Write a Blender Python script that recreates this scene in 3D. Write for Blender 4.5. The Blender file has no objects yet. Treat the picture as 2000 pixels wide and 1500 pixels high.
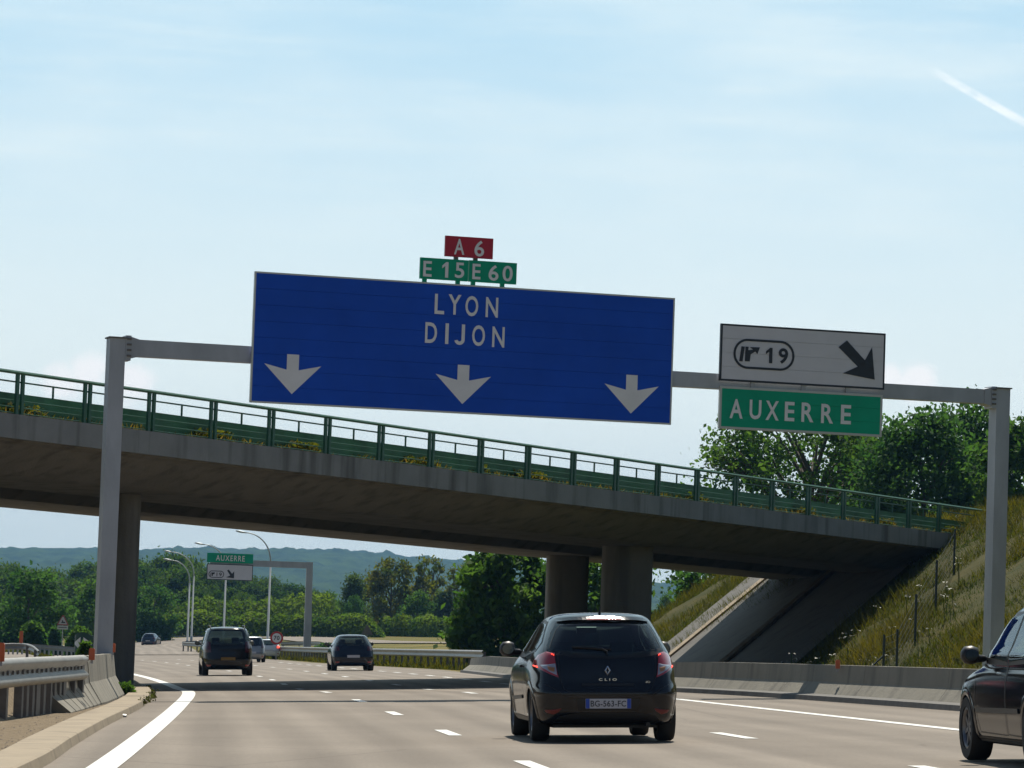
import bpy, bmesh, math, random
import numpy as np
from mathutils import Vector, Matrix, noise as mnoise
R_ = math.radians
C = bpy.context.scene.collection
rng = np.random.default_rng(7)

# ------------------------------------------------------------------ camera, sky, sun, exposure
F = 7300.0            # focal length in photo pixels (2000 wide)
CAMH = 1.22           # eye height above the road surface
BANK = R_(2.0)        # the carriageway is banked for its left-hand bend
PITCH = math.atan(500.0 / F)
RB = Matrix.Rotation(-BANK, 3, 'Y')      # road frame -> world
RB4 = RB.to_4x4()
RBn = np.array(RB)

scene = bpy.context.scene
cam = bpy.data.cameras.new('camera'); cam.sensor_width = 36.0; cam.lens = 36.0 * F / 2000.0
cam.clip_start = 0.3; cam.clip_end = 20000
camo = bpy.data.objects.new('camera', cam); C.objects.link(camo)
camo.matrix_world = RB4 @ Matrix.Translation((0, 0, CAMH)) @ Matrix.Rotation(math.pi / 2 + PITCH, 4, 'X')
scene.camera = camo

SUN_EL, SUN_AZ = R_(58), R_(5)          # azimuth measured from +Y towards +X
world = bpy.data.worlds.new('World'); scene.world = world; world.use_nodes = True
wn, wl = world.node_tree.nodes, world.node_tree.links
wn.clear()
def wnode(t, **k):
    n = wn.new(t)
    for a, b in k.items(): setattr(n, a, b)
    return n
wout = wnode('ShaderNodeOutputWorld'); bg = wnode('ShaderNodeBackground'); bg.inputs[1].default_value = 0.055
sky = wnode('ShaderNodeTexSky', sky_type='NISHITA', sun_disc=False)
sky.sun_elevation = SUN_EL; sky.sun_rotation = SUN_AZ; sky.air_density = 1.0; sky.dust_density = 0.6; sky.ozone_density = 1.6
tc = wnode('ShaderNodeTexCoord')
def wmath(op, a, b=None, clamp=False):
    n = wnode('ShaderNodeMath', operation=op, use_clamp=clamp)
    for i, v in enumerate((a, b)):
        if v is None: continue
        if isinstance(v, (int, float)): n.inputs[i].default_value = v
        else: wl.new(v, n.inputs[i])
    return n.outputs[0]
def wdot(vec):
    n = wnode('ShaderNodeVectorMath', operation='DOT_PRODUCT'); wl.new(tc.outputs['Generated'], n.inputs[0]); n.inputs[1].default_value = vec
    return n.outputs['Value']
def wnoise(scale3, loc, scale, detail, rough, rot=(0, 0, 0)):
    m = wnode('ShaderNodeMapping'); m.inputs['Scale'].default_value = scale3; m.inputs['Location'].default_value = loc; m.inputs['Rotation'].default_value = rot
    wl.new(tc.outputs['Generated'], m.inputs[0])
    n = wnode('ShaderNodeTexNoise'); n.inputs['Scale'].default_value = scale; n.inputs['Detail'].default_value = detail; n.inputs['Roughness'].default_value = rough
    wl.new(m.outputs[0], n.inputs['Vector']); return n.outputs[0]
def wramp(v, a, b):
    n = wnode('ShaderNodeMapRange', interpolation_type='SMOOTHSTEP'); wl.new(v, n.inputs[0])
    n.inputs[1].default_value = a; n.inputs[2].default_value = b; return n.outputs[0]
def ray(px, py):
    """unit view direction in the road frame of a photo pixel (used to read positions off the photograph)"""
    u = (px - 1000) / F; v = (750 - py) / F
    d = np.array([u, math.cos(PITCH) - v * math.sin(PITCH), math.sin(PITCH) + v * math.cos(PITCH)])
    return d / np.linalg.norm(d)
def wray(px, py): return RBn @ ray(px, py)
def wmix(fac, a, b):
    n = wnode('ShaderNodeMix', data_type='RGBA')
    wl.new(fac, n.inputs[0]) if not isinstance(fac, float) else setattr(n.inputs[0], 'default_value', fac)
    for i, v in ((6, a), (7, b)):
        if isinstance(v, tuple): n.inputs[i].default_value = v
        else: wl.new(v, n.inputs[i])
    return n.outputs[2]
el = wdot((0, 0, 1))
front = wramp(wdot((0, 1.0, 0)), 0.1, 0.85)      # thin bright overcast lies on the sunward side
veilc = wmix(wramp(el, 0.045, 0.175), wmix(wramp(el, 0.0, 0.075), (12.4, 14.0, 13.9, 1), (15.2, 16.5, 15.9, 1)), (8.8, 12.7, 15.0, 1))
cirr = wramp(wnoise((3.0, 3.0, 17.0), (0.3, 0.2, 0.4), 3.0, 6, 0.55, (0, R_(8), 0)), 0.38, 0.72)
cirr2 = wramp(wnoise((5.0, 5.0, 13.0), (1.3, 0.7, 2.4), 2.2, 4, 0.5, (0, R_(-14), 0)), 0.40, 0.75)
topc = wmath('MULTIPLY', cirr, wramp(el, 0.05, 0.16))
fac = wmath('ADD', wmath('MULTIPLY', topc, 0.42), wmath('MULTIPLY', cirr2, 0.30), clamp=True)
wisp = wramp(wnoise((2.0, 2.0, 26.0), (4.1, 2.2, 0.4), 6.0, 9, 0.66, (0, R_(10), 0)), 0.46, 0.80)
fac = wmath('ADD', fac, wmath('MULTIPLY', wisp, 0.28), clamp=True)
veilc = wmix(fac, veilc, (14.4, 16.0, 16.0, 1))
base = wmix(wmath('MULTIPLY', front, 0.92), sky.outputs[0], veilc)
# small cumulus near the horizon and one vapour trail
cl = None
fine = wnoise((1, 1, 1.6), (0, 0, 0), 90.0, 5, 0.6)
for px, py, r in ((170, 726, 58), (255, 752, 62), (120, 745, 55), (1790, 748, 60), (1740, 742, 42)):
    d = wdot(tuple(wray(px, py)))
    ang = wmath('DIVIDE', wmath('SQRT', wmath('MULTIPLY', wmath('SUBTRACT', 1.0, d, clamp=True), 2.0)), r / F)
    m = wramp(wmath('SUBTRACT', wmath('ADD', wmath('SUBTRACT', 1.15, ang), wmath('MULTIPLY', fine, 0.9)), 0.55), 0.18, 0.75)
    cl = m if cl is None else wmath('MAXIMUM', cl, m)
base = wmix(wmath('MULTIPLY', cl, 0.85), base, (17.5, 17.0, 16.6, 1))
a, b = Vector(wray(1835, 145)), Vector(wray(2010, 245))
nrm = a.cross(b).normalized(); mid = (a + b).normalized()
dist = wmath('ABSOLUTE', wdot(tuple(nrm)))
trail = wmath('MULTIPLY', wmath('SUBTRACT', 1.0, wramp(dist, 4 / F, 11 / F)), wramp(wdot(tuple(mid)), math.cos(130 / F), math.cos(60 / F)))
base = wmix(wmath('MULTIPLY', wmath('MULTIPLY', trail, wramp(fine, 0.22, 0.60)), 0.80), base, (16.5, 17.2, 17.2, 1))
wl.new(base, bg.inputs[0]); wl.new(bg.outputs[0], wout.inputs[0])

sun = bpy.data.lights.new('sun', 'SUN'); sun.energy = 5.0; sun.angle = R_(0.53); sun.color = (1.0, 0.93, 0.82)
suno = bpy.data.objects.new('sun', sun); C.objects.link(suno)
sd = Vector((math.cos(SUN_EL) * math.sin(SUN_AZ), math.cos(SUN_EL) * math.cos(SUN_AZ), math.sin(SUN_EL)))
suno.rotation_euler = sd.to_track_quat('Z', 'Y').to_euler(); suno.location = (0, 0, 60)
vs = scene.view_settings; vs.view_transform = 'Standard'; vs.look = 'None'; vs.exposure = 0.3; vs.gamma = 1.0
scene.cycles.max_bounces = 8; scene.cycles.transparent_max_bounces = 24; scene.cycles.volume_bounces = 0

# ------------------------------------------------------------------ helpers
def W(x, y=None, z=None):
    if y is None: x, y, z = x
    return Vector(RBn @ np.array([x, y, z], float))
def tag(o, label=None, cat=None, group=None, kind=None):
    if label: o['label'] = label
    if cat: o['category'] = cat
    if group: o['group'] = group
    if kind: o['kind'] = kind
    return o
def empty(name, loc, rot=None, label=None, cat=None, group=None):
    o = bpy.data.objects.new(name, None); o.empty_display_size = .3; C.objects.link(o)
    m = Matrix.Translation(loc)
    if rot is not None: m = m @ rot.to_4x4()
    o.matrix_world = m
    return tag(o, label, cat, group)
def pchip(xs, ys):
    xs = np.array(xs, float); ys = np.array(ys, float)
    h = np.diff(xs); d = np.diff(ys) / h; m = np.zeros(len(xs))
    m[0], m[-1] = d[0], d[-1]
    for i in range(1, len(xs) - 1): m[i] = 0 if d[i - 1] * d[i] <= 0 else 3 * (h[i - 1] + h[i]) / ((2 * h[i] + h[i - 1]) / d[i - 1] + (h[i] + 2 * h[i - 1]) / d[i])
    def f(x):
        x = np.asarray(x, float); i = np.clip(np.searchsorted(xs, x) - 1, 0, len(xs) - 2)
        t = (x - xs[i]) / h[i]; lo = t < 0; hi = t > 1; tt = np.clip(t, 0, 1)
        v = (1 + 2 * tt) * (1 - tt)**2 * ys[i] + tt * (1 - tt)**2 * h[i] * m[i] + tt**2 * (3 - 2 * tt) * ys[i + 1] + tt**2 * (tt - 1) * h[i] * m[i + 1]
        v = np.where(lo, ys[0] + m[0] * (x - xs[0]), v); v = np.where(hi, ys[-1] + m[-1] * (x - xs[-1]), v)
        return v if v.shape else float(v)
    return f
class MB:
    def __init__(s): s.v = []; s.f = []; s.uv = None
    def add(s, vs, fs):
        o = len(s.v); s.v.extend([tuple(map(float, p)) for p in vs]); s.f.extend([tuple(i + o for i in f) for f in fs]); return s
    def box(s, a, b, m=None):
        (x0, y0, z0), (x1, y1, z1) = a, b
        vs = [(x0, y0, z0), (x1, y0, z0), (x1, y1, z0), (x0, y1, z0), (x0, y0, z1), (x1, y0, z1), (x1, y1, z1), (x0, y1, z1)]
        if m is not None: vs = [m @ Vector(v) for v in vs]
        return s.add(vs, [(0, 3, 2, 1), (4, 5, 6, 7), (0, 1, 5, 4), (1, 2, 6, 5), (2, 3, 7, 6), (3, 0, 4, 7)])
    def prism(s, poly, y0, y1):
        """polygon in x-z, extruded along y (y0 towards the viewer)"""
        n = len(poly)
        area = sum(poly[i][0] * poly[(i + 1) % n][1] - poly[(i + 1) % n][0] * poly[i][1] for i in range(n))
        if area < 0: poly = poly[::-1]
        vs = [(x, y0, z) for x, z in poly] + [(x, y1, z) for x, z in poly]
        fs = [tuple(range(n)), tuple(range(2 * n - 1, n - 1, -1))] + [(i, i + n, (i + 1) % n + n, (i + 1) % n) for i in range(n)]
        return s.add(vs, fs)
    def tube(s, pts, r, k=8, cap=True):
        pts = [Vector(p) for p in pts]; rs = r if isinstance(r, (list, tuple)) else [r] * len(pts); rings = []
        up = Vector((0, 0, 1))
        for i, p in enumerate(pts):
            t = (pts[min(i + 1, len(pts) - 1)] - pts[max(i - 1, 0)]).normalized()
            a = t.cross(up if abs(t.dot(up)) < .95 else Vector((1, 0, 0))).normalized(); b = t.cross(a)
            rings.append([p + (a * math.cos(2 * math.pi * j / k) + b * math.sin(2 * math.pi * j / k)) * rs[i] for j in range(k)])
        vs = [v for q in rings for v in q]; fs = []
        for i in range(len(pts) - 1):
            for j in range(k): fs.append((i * k + j, i * k + (j + 1) % k, (i + 1) * k + (j + 1) % k, (i + 1) * k + j))
        if cap: fs += [tuple(range(k))[::-1], tuple(range((len(pts) - 1) * k, len(pts) * k))]
        return s.add(vs, fs)
    def lathe(s, prof, k=32, axis='x', c=(0, 0, 0)):
        vs = []; fs = []
        for r, h in prof:
            for j in range(k):
                a = 2 * math.pi * j / k; p = (h, r * math.cos(a), r * math.sin(a)) if axis == 'x' else (r * math.cos(a), r * math.sin(a), h)
                vs.append((p[0] + c[0], p[1] + c[1], p[2] + c[2]))
        for i in range(len(prof) - 1):
            for j in range(k): fs.append((i * k + j, i * k + (j + 1) % k, (i + 1) * k + (j + 1) % k, (i + 1) * k + j))
        return s.add(vs, fs)
    def grid(s, P):
        """P: array (n, m, 3)"""
        n, m = P.shape[:2]
        return s.add(P.reshape(-1, 3), [(i * m + j, i * m + j + 1, (i + 1) * m + j + 1, (i + 1) * m + j) for i in range(n - 1) for j in range(m - 1)])
    def sweep(s, path, prof, closed=True, cap=True):
        """path: points (x,y,z) in the road frame, prof: (lateral to the right of travel, up) pairs"""
        path = np.array(path, float); T = np.gradient(path[:, :2], axis=0); T /= np.linalg.norm(T, axis=1)[:, None]
        N = np.stack([T[:, 1], -T[:, 0]], 1); m = len(prof); vs = []; fs = []
        for p, n in zip(path, N):
            for a, h in prof: vs.append((p[0] + n[0] * a, p[1] + n[1] * a, p[2] + h))
        for i in range(len(path) - 1):
            for j in range(m if closed else m - 1): fs.append((i * m + j, (i + 1) * m + j, (i + 1) * m + (j + 1) % m, i * m + (j + 1) % m))
        if closed and cap: fs += [tuple(range(m))[::-1], tuple(range((len(path) - 1) * m, len(path) * m))][::1]
        return s.add(vs, fs)
    def road(s):
        s.v = [tuple(RBn @ np.array(p)) for p in s.v]; return s
    def build(s, name, mat, parent=None, smooth=False, fix=True, autosmooth=None):
        me = bpy.data.meshes.new(name); me.from_pydata(s.v, [], s.f); me.materials.append(mat)
        if s.uv is not None:
            l = me.uv_layers.new(name='UVMap'); idx = np.empty(len(me.loops), int); me.loops.foreach_get('vertex_index', idx)
            l.data.foreach_set('uv', np.array(s.uv, float)[idx].ravel())
        if fix:
            bm = bmesh.new(); bm.from_mesh(me); bmesh.ops.recalc_face_normals(bm, faces=bm.faces); bm.to_mesh(me); bm.free()
        if smooth: me.polygons.foreach_set('use_smooth', [True] * len(me.polygons))
        if autosmooth:
            me.polygons.foreach_set('use_smooth', [True] * len(me.polygons)); me.set_sharp_from_angle(angle=R_(autosmooth))
        o = bpy.data.objects.new(name, me); C.objects.link(o)
        if parent is not None: o.parent = parent
        return o
def clone(o, parent=None, loc=None):
    c = o.copy(); C.objects.link(c)
    if parent is not None: c.parent = parent
    if loc is not None: c.location = loc
    return c
def clone_tree(o, parent=None):
    c = o.copy(); C.objects.link(c)
    if parent is not None: c.parent = parent
    for ch in list(o.children): clone_tree(ch, c)
    return c

# ------------------------------------------------------------------ materials
def mat(name, col, rough=.6, metal=0, var=0.0, scale=4.0, col2=None, bump=0.0, bscale=30, coat=0, spec=.5, detail=5, stretch=None, coords='Object', emit=None):
    m = bpy.data.materials.new(name); m.use_nodes = True; nt = m.node_tree; b = nt.nodes['Principled BSDF']
    b.inputs['Base Color'].default_value = (*col, 1); b.inputs['Roughness'].default_value = rough; b.inputs['Metallic'].default_value = metal
    b.inputs['Coat Weight'].default_value = coat; b.inputs['Specular IOR Level'].default_value = spec
    if emit: b.inputs['Emission Color'].default_value = (*emit[0], 1); b.inputs['Emission Strength'].default_value = emit[1]
    if var or bump or col2:
        t = nt.nodes.new('ShaderNodeTexCoord'); mp = nt.nodes.new('ShaderNodeMapping'); nt.links.new(t.outputs[coords], mp.inputs[0])
        if stretch: mp.inputs['Scale'].default_value = stretch
    if var or col2:
        n = nt.nodes.new('ShaderNodeTexNoise'); n.inputs['Scale'].default_value = scale; n.inputs['Detail'].default_value = detail; n.inputs['Roughness'].default_value = .6
        nt.links.new(mp.outputs[0], n.inputs['Vector'])
        r = nt.nodes.new('ShaderNodeMapRange'); r.inputs[1].default_value = .32; r.inputs[2].default_value = .68; nt.links.new(n.outputs[0], r.inputs[0])
        x = nt.nodes.new('ShaderNodeMix'); x.data_type = 'RGBA'; nt.links.new(r.outputs[0], x.inputs[0])
        c2 = col2 or tuple(c * (1 + var) for c in col); c1 = col if col2 else tuple(c * (1 - var) for c in col)
        x.inputs[6].default_value = (*c1, 1); x.inputs[7].default_value = (*c2, 1); nt.links.new(x.outputs[2], b.inputs['Base Color'])
    if bump:
        n2 = nt.nodes.new('ShaderNodeTexNoise'); n2.inputs['Scale'].default_value = bscale; n2.inputs['Detail'].default_value = 4; nt.links.new(t.outputs[coords], n2.inputs['Vector'])
        bp = nt.nodes.new('ShaderNodeBump'); bp.inputs['Strength'].default_value = bump; bp.inputs['Distance'].default_value = .05
        nt.links.new(n2.outputs[0], bp.inputs['Height']); nt.links.new(bp.outputs[0], b.inputs['Normal'])
    return m
def leafmat(name, c1, c2, trans=.35, tint=(1.0, 1.15, .45)):
    m = bpy.data.materials.new(name); m.use_nodes = True; nt = m.node_tree; nt.nodes.clear(); N = nt.nodes.new
    at = N('ShaderNodeAttribute'); at.attribute_name = 'tint'
    x = N('ShaderNodeMix'); x.data_type = 'RGBA'; x.inputs[6].default_value = (*c1, 1); x.inputs[7].default_value = (*c2, 1); nt.links.new(at.outputs['Fac'], x.inputs[0])
    d = N('ShaderNodeBsdfPrincipled'); d.inputs['Roughness'].default_value = .75; d.inputs['Specular IOR Level'].default_value = .08; nt.links.new(x.outputs[2], d.inputs['Base Color'])
    g = N('ShaderNodeMix'); g.data_type = 'RGBA'; g.blend_type = 'MULTIPLY'; g.inputs[0].default_value = 1; nt.links.new(x.outputs[2], g.inputs[6]); g.inputs[7].default_value = (*[t * 1.6 for t in tint], 1)
    tr = N('ShaderNodeBsdfTranslucent'); nt.links.new(g.outputs[2], tr.inputs[0])
    mx = N('ShaderNodeMixShader'); mx.inputs[0].default_value = trans; nt.links.new(d.outputs[0], mx.inputs[1]); nt.links.new(tr.outputs[0], mx.inputs[2])
    o = N('ShaderNodeOutputMaterial'); nt.links.new(mx.outputs[0], o.inputs[0]); return m
def glassmat(name, tint, rough=.02, f0=.06):
    m = bpy.data.materials.new(name); m.use_nodes = True; nt = m.node_tree; nt.nodes.clear(); N = nt.nodes.new
    t = N('ShaderNodeBsdfTransparent'); t.inputs[0].default_value = (*tint, 1)
    g = N('ShaderNodeBsdfGlossy'); g.inputs['Roughness'].default_value = rough; g.inputs[0].default_value = (.9, .95, 1, 1)
    fr = N('ShaderNodeLayerWeight'); fr.inputs[0].default_value = .25
    r = N('ShaderNodeMapRange'); r.inputs[3].default_value = f0; r.inputs[4].default_value = .9; nt.links.new(fr.outputs['Fresnel'], r.inputs[0])
    mx = N('ShaderNodeMixShader'); nt.links.new(r.outputs[0], mx.inputs[0]); nt.links.new(t.outputs[0], mx.inputs[1]); nt.links.new(g.outputs[0], mx.inputs[2])
    o = N('ShaderNodeOutputMaterial'); nt.links.new(mx.outputs[0], o.inputs[0]); return m

M = {}
M['galv'] = mat('galvanised steel', (.36, .37, .38), .5, .35, var=.15, scale=1.5, stretch=(1, 1, .4))
M['galvrail'] = mat('guardrail steel', (.24, .235, .215), .5, .3, var=.15, scale=2)
M['gantry'] = mat('gantry grey paint', (.37, .395, .43), .55, .1, var=.14, scale=1.2, stretch=(1.5, 1.5, .5))
M['postdark'] = mat('weathered post steel', (.16, .15, .14), .7, .3, var=.3, scale=3)
M['darkgrey'] = mat('dark plastic', (.02, .02, .022), .6)
M['blue'] = mat('blue sign film', (.010, .078, .50), .5, spec=.15, var=.10, scale=.8, coords='Object')
M['signwhite'] = mat('white sign film', (.74, .74, .76), .5, var=.05, scale=2)
M['signgrey'] = mat('aged white sign film', (.62, .62, .67), .5, var=.04, scale=1.5)
M['signgreen'] = mat('green sign film', (.008, .34, .20), .5, spec=.15, var=.1, scale=1)
M['signred'] = mat('red sign film', (.46, .035, .06), .5, spec=.15, var=.1, scale=1)
M['signblack'] = mat('black sign film', (.02, .025, .035), .5)
M['edge'] = mat('sign edge aluminium', (.5, .5, .47), .4, .5)
M['orange'] = mat('orange reflector', (.50, .095, .022), .4)
M['red'] = mat('red border', (.45, .03, .03), .4)
M['paint'] = mat('road paint', (.60, .60, .56), .6, var=.10, scale=9, bump=.1, bscale=60)
M['lampgrey'] = mat('lamp post grey', (.38, .42, .43), .5, .3)
M['railgreen'] = mat('green railing paint', (.022, .105, .055), .5, var=.25, scale=3)
M['panelgreen'] = mat('green infill panel', (.036, .150, .060), .6, var=.35, scale=1.2)
def concrete(name, c, dark, streak=True, scale=.8):
    m = mat(name, c, .85, var=.12, scale=scale, bump=.25, bscale=14)
    nt = m.node_tree; b = nt.nodes['Principled BSDF']; src = b.inputs['Base Color'].links[0].from_socket
    t = nt.nodes.new('ShaderNodeTexCoord'); mp = nt.nodes.new('ShaderNodeMapping'); mp.inputs['Scale'].default_value = (1.1, 1.1, .12) if streak else (1, 1, 1)
    nt.links.new(t.outputs['Object'], mp.inputs[0]); n = nt.nodes.new('ShaderNodeTexNoise'); n.inputs['Scale'].default_value = 1.6; n.inputs['Detail'].default_value = 6
    nt.links.new(mp.outputs[0], n.inputs['Vector']); r = nt.nodes.new('ShaderNodeMapRange'); r.inputs[1].default_value = .50; r.inputs[2].default_value = .68; r.inputs[4].default_value = .75
    nt.links.new(n.outputs[0], r.inputs[0]); x = nt.nodes.new('ShaderNodeMix'); x.data_type = 'RGBA'; nt.links.new(r.outputs[0], x.inputs[0]); nt.links.new(src, x.inputs[6]); x.inputs[7].default_value = (*dark, 1)
    nt.links.new(x.outputs[2], b.inputs['Base Color']); return m
M['conc'] = concrete('bridge concrete', (.18, .168, .14), (.095, .087, .072))
M['concfascia'] = concrete('edge beam concrete', (.215, .22, .205), (.06, .056, .045))
M['barrier'] = concrete('barrier concrete', (.205, .19, .15), (.10, .092, .075))
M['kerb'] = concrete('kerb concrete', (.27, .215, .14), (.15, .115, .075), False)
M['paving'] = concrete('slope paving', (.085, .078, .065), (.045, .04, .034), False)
M['leaf_a'] = leafmat('leaves mid green', (.034, .080, .022), (.095, .155, .038), .42)
M['leaf_b'] = leafmat('leaves dark green', (.030, .075, .030), (.070, .130, .045), .42)
M['leaf_c'] = leafmat('leaves yellow green', (.055, .078, .014), (.15, .13, .02))
M['leaf_d'] = leafmat('leaves willow grey green', (.045, .075, .035), (.085, .12, .05))
M['grass'] = leafmat('grass blades', (.036, .060, .011), (.098, .092, .018), .35, (1.1, 1.0, .4))
M['hedge'] = leafmat('hedge leaves', (.046, .085, .014), (.125, .165, .030), .45)
M['bark'] = mat('bark', (.10, .08, .06), .9, var=.3, scale=6)

# ------------------------------------------------------------------ terrain functions (road frame: X right, Y ahead, Z off the banked road)
prof = pchip([-40, 60, 85, 105, 140, 200, 280, 360, 462, 600, 900, 1300, 2600, 7000], [0, 0, 0, -.12, -.14, -.17, -.17, .1, .62, 1.4, 3.4, 5, 6, 6])
E_L = pchip([-30, 0, 36, 43, 53, 66.5, 77, 89, 101, 125, 160, 200, 280, 365, 430, 520], [-1.6, -2.8, -4.5, -5.03, -5.74, -6.6, -7.4, -8.57, -9.9, -12.7, -17.2, -22.6, -35, -51, -66, -90])
LINE_L = pchip([0, 20, 35.6, 49.5, 68.5, 87, 105, 131, 156, 200, 280, 365], [-2.0, -3.0, -3.9, -4.8, -6.1, -7.5, -9.4, -12.6, -16.0, -22.0, -34, -50])
LINE_A = pchip([0, 20, 36.6, 48.4, 61.4, 74.8, 85.6, 101, 138, 211, 236, 255, 300], [2.9, 1.55, .2, -.76, -1.88, -3.02, -4.1, -5.7, -9.2, -18.5, -22, -25, -32])
LINE_B = pchip([0, 20, 36, 47.6, 84.8, 120, 174, 191, 262, 300], [6.6, 5.1, 3.95, 2.85, -.78, -4.2, -10.1, -12.2, -22.8, -29])
LINE_C = pchip([0, 30, 50.9, 76, 100, 145, 168, 200, 240], [11.2, 8.1, 6.07, 3.54, 1.3, -3.3, -6.1, -10.2, -15.5])
E_R = pchip([-30, 0, 40, 65, 80, 89, 110, 137, 165, 170, 200, 223, 267, 330, 365, 430, 520], [19.5, 15.6, 10.7, 7.75, 5.6, 4.0, 2.0, -.28, -2.5, -2.9, -7.3, -11.2, -17, -27.5, -33.5, -48, -72])
def sstep(a, b, x):
    t = np.clip((x - a) / (b - a), 0, 1); return t * t * (3 - 2 * t)
def gz(X, Y):
    X = np.asarray(X, float); Y = np.asarray(Y, float)
    r = X - E_R(Y); l = E_L(Y) - X
    ex = np.interp(Y, [120, 170, 260, 360, 600], [0, .05, .55, .78, .85]) * sstep(2, 26, r)
    lv = np.interp(Y, [20, 50, 92, 106, 150, 300, 500], [.5, .72, .72, .45, .4, .5, .8])
    return prof(Y) + ex + lv * sstep(1.3, 2.6, l)
def G(px, py):
    """point of the road surface seen at a photo pixel"""
    d = ray(px, py); lo, hi = 5.0, 900.0
    ys = np.linspace(lo, hi, 4000); z = CAMH + d[2] / d[1] * ys; below = np.nonzero(z <= prof(ys))[0]
    y = ys[below[0]] if len(below) else hi
    return np.array([d[0] / d[1] * y, y, prof(y)])
def P(px, py, Y):
    d = ray(px, py); return np.array([d[0] / d[1] * Y, Y, CAMH + d[2] / d[1] * Y])
def onground(px, Y):
    x = (px - 1000) / F * Y
    # px is measured on the horizon row, small pitch terms ignored
    return np.array([x, Y, float(gz(x, Y))])
TOE = lambda Y: 9.2 - .146 * (Y - 124)
BA = np.array([-11.3, 90.0]); BD = np.array([.515, .857]); BN = np.array([-.857, .515])   # bridge: start, axis, normal away from the viewer
def bc(X, Y): return (X - BA[0]) * BD[0] + (Y - BA[1]) * BD[1], (X - BA[0]) * BN[0] + (Y - BA[1]) * BN[1]
def emb(X, Y):
    X = np.asarray(X, float); Y = np.asarray(Y, float)
    s, n = bc(X, Y)
    h = np.minimum(.60 * (X - TOE(Y)), 6.0 + .035 * 0)
    back = np.minimum(6.0, (27 - n) * .8 + 2.0)
    h = np.minimum(h, np.where(n > 20, back, 99))
    h = np.minimum(h, 6.0 - .033 * X * 0)
    return h
def ground_h(X, Y):
    return np.maximum(gz(X, Y), prof(Y) + emb(X, Y))

# ------------------------------------------------------------------ ground, roads, verges
def ground_material():
    m = bpy.data.materials.new('meadow'); m.use_nodes = True; nt = m.node_tree; b = nt.nodes['Principled BSDF']; N = nt.nodes.new; L = nt.links.new
    t = N('ShaderNodeTexCoord'); a = N('ShaderNodeTexNoise'); a.inputs['Scale'].default_value = .09; a.inputs['Detail'].default_value = 8; a.inputs['Roughness'].default_value = .65; L(t.outputs['Object'], a.inputs['Vector'])
    r = N('ShaderNodeValToRGB'); e = r.color_ramp.elements; e[0].position = .33; e[0].color = (.075, .085, .018, 1); e[1].position = .70; e[1].color = (.22, .17, .055, 1)
    k = r.color_ramp.elements.new(.5); k.color = (.14, .125, .03, 1)
    L(a.outputs[0], r.inputs[0]); f = N('ShaderNodeTexNoise'); f.inputs['Scale'].default_value = 3; f.inputs['Detail'].default_value = 6; L(t.outputs['Object'], f.inputs['Vector'])
    x = N('ShaderNodeMix'); x.data_type = 'RGBA'; x.blend_type = 'MULTIPLY'; x.inputs[0].default_value = .6; L(r.outputs[0], x.inputs[6]); L(f.outputs['Color'], x.inputs[7])
    s = N('ShaderNodeMix'); s.data_type = 'RGBA'; s.inputs[0].default_value = .55; L(r.outputs[0], s.inputs[6]); L(x.outputs[2], s.inputs[7]); L(s.outputs[2], b.inputs['Base Color'])
    b.inputs['Roughness'].default_value = .95; b.inputs['Specular IOR Level'].default_value = .1
    bp = N('ShaderNodeBump'); bp.inputs['Distance'].default_value = .2; bp.inputs['Strength'].default_value = .6; L(f.outputs[0], bp.inputs['Height']); L(bp.outputs[0], b.inputs['Normal'])
    return m
M['meadow'] = ground_material()
M['slope'] = mat('dry slope grass', (.036, .042, .010), .95, col2=(.075, .064, .018), scale=.55, bump=.8, bscale=3, spec=.1, detail=9)
M['gravel'] = mat('gravel verge', (.15, .115, .075), .95, col2=(.25, .20, .135), scale=7, bump=1.0, bscale=26, spec=.1, detail=10)
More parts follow.
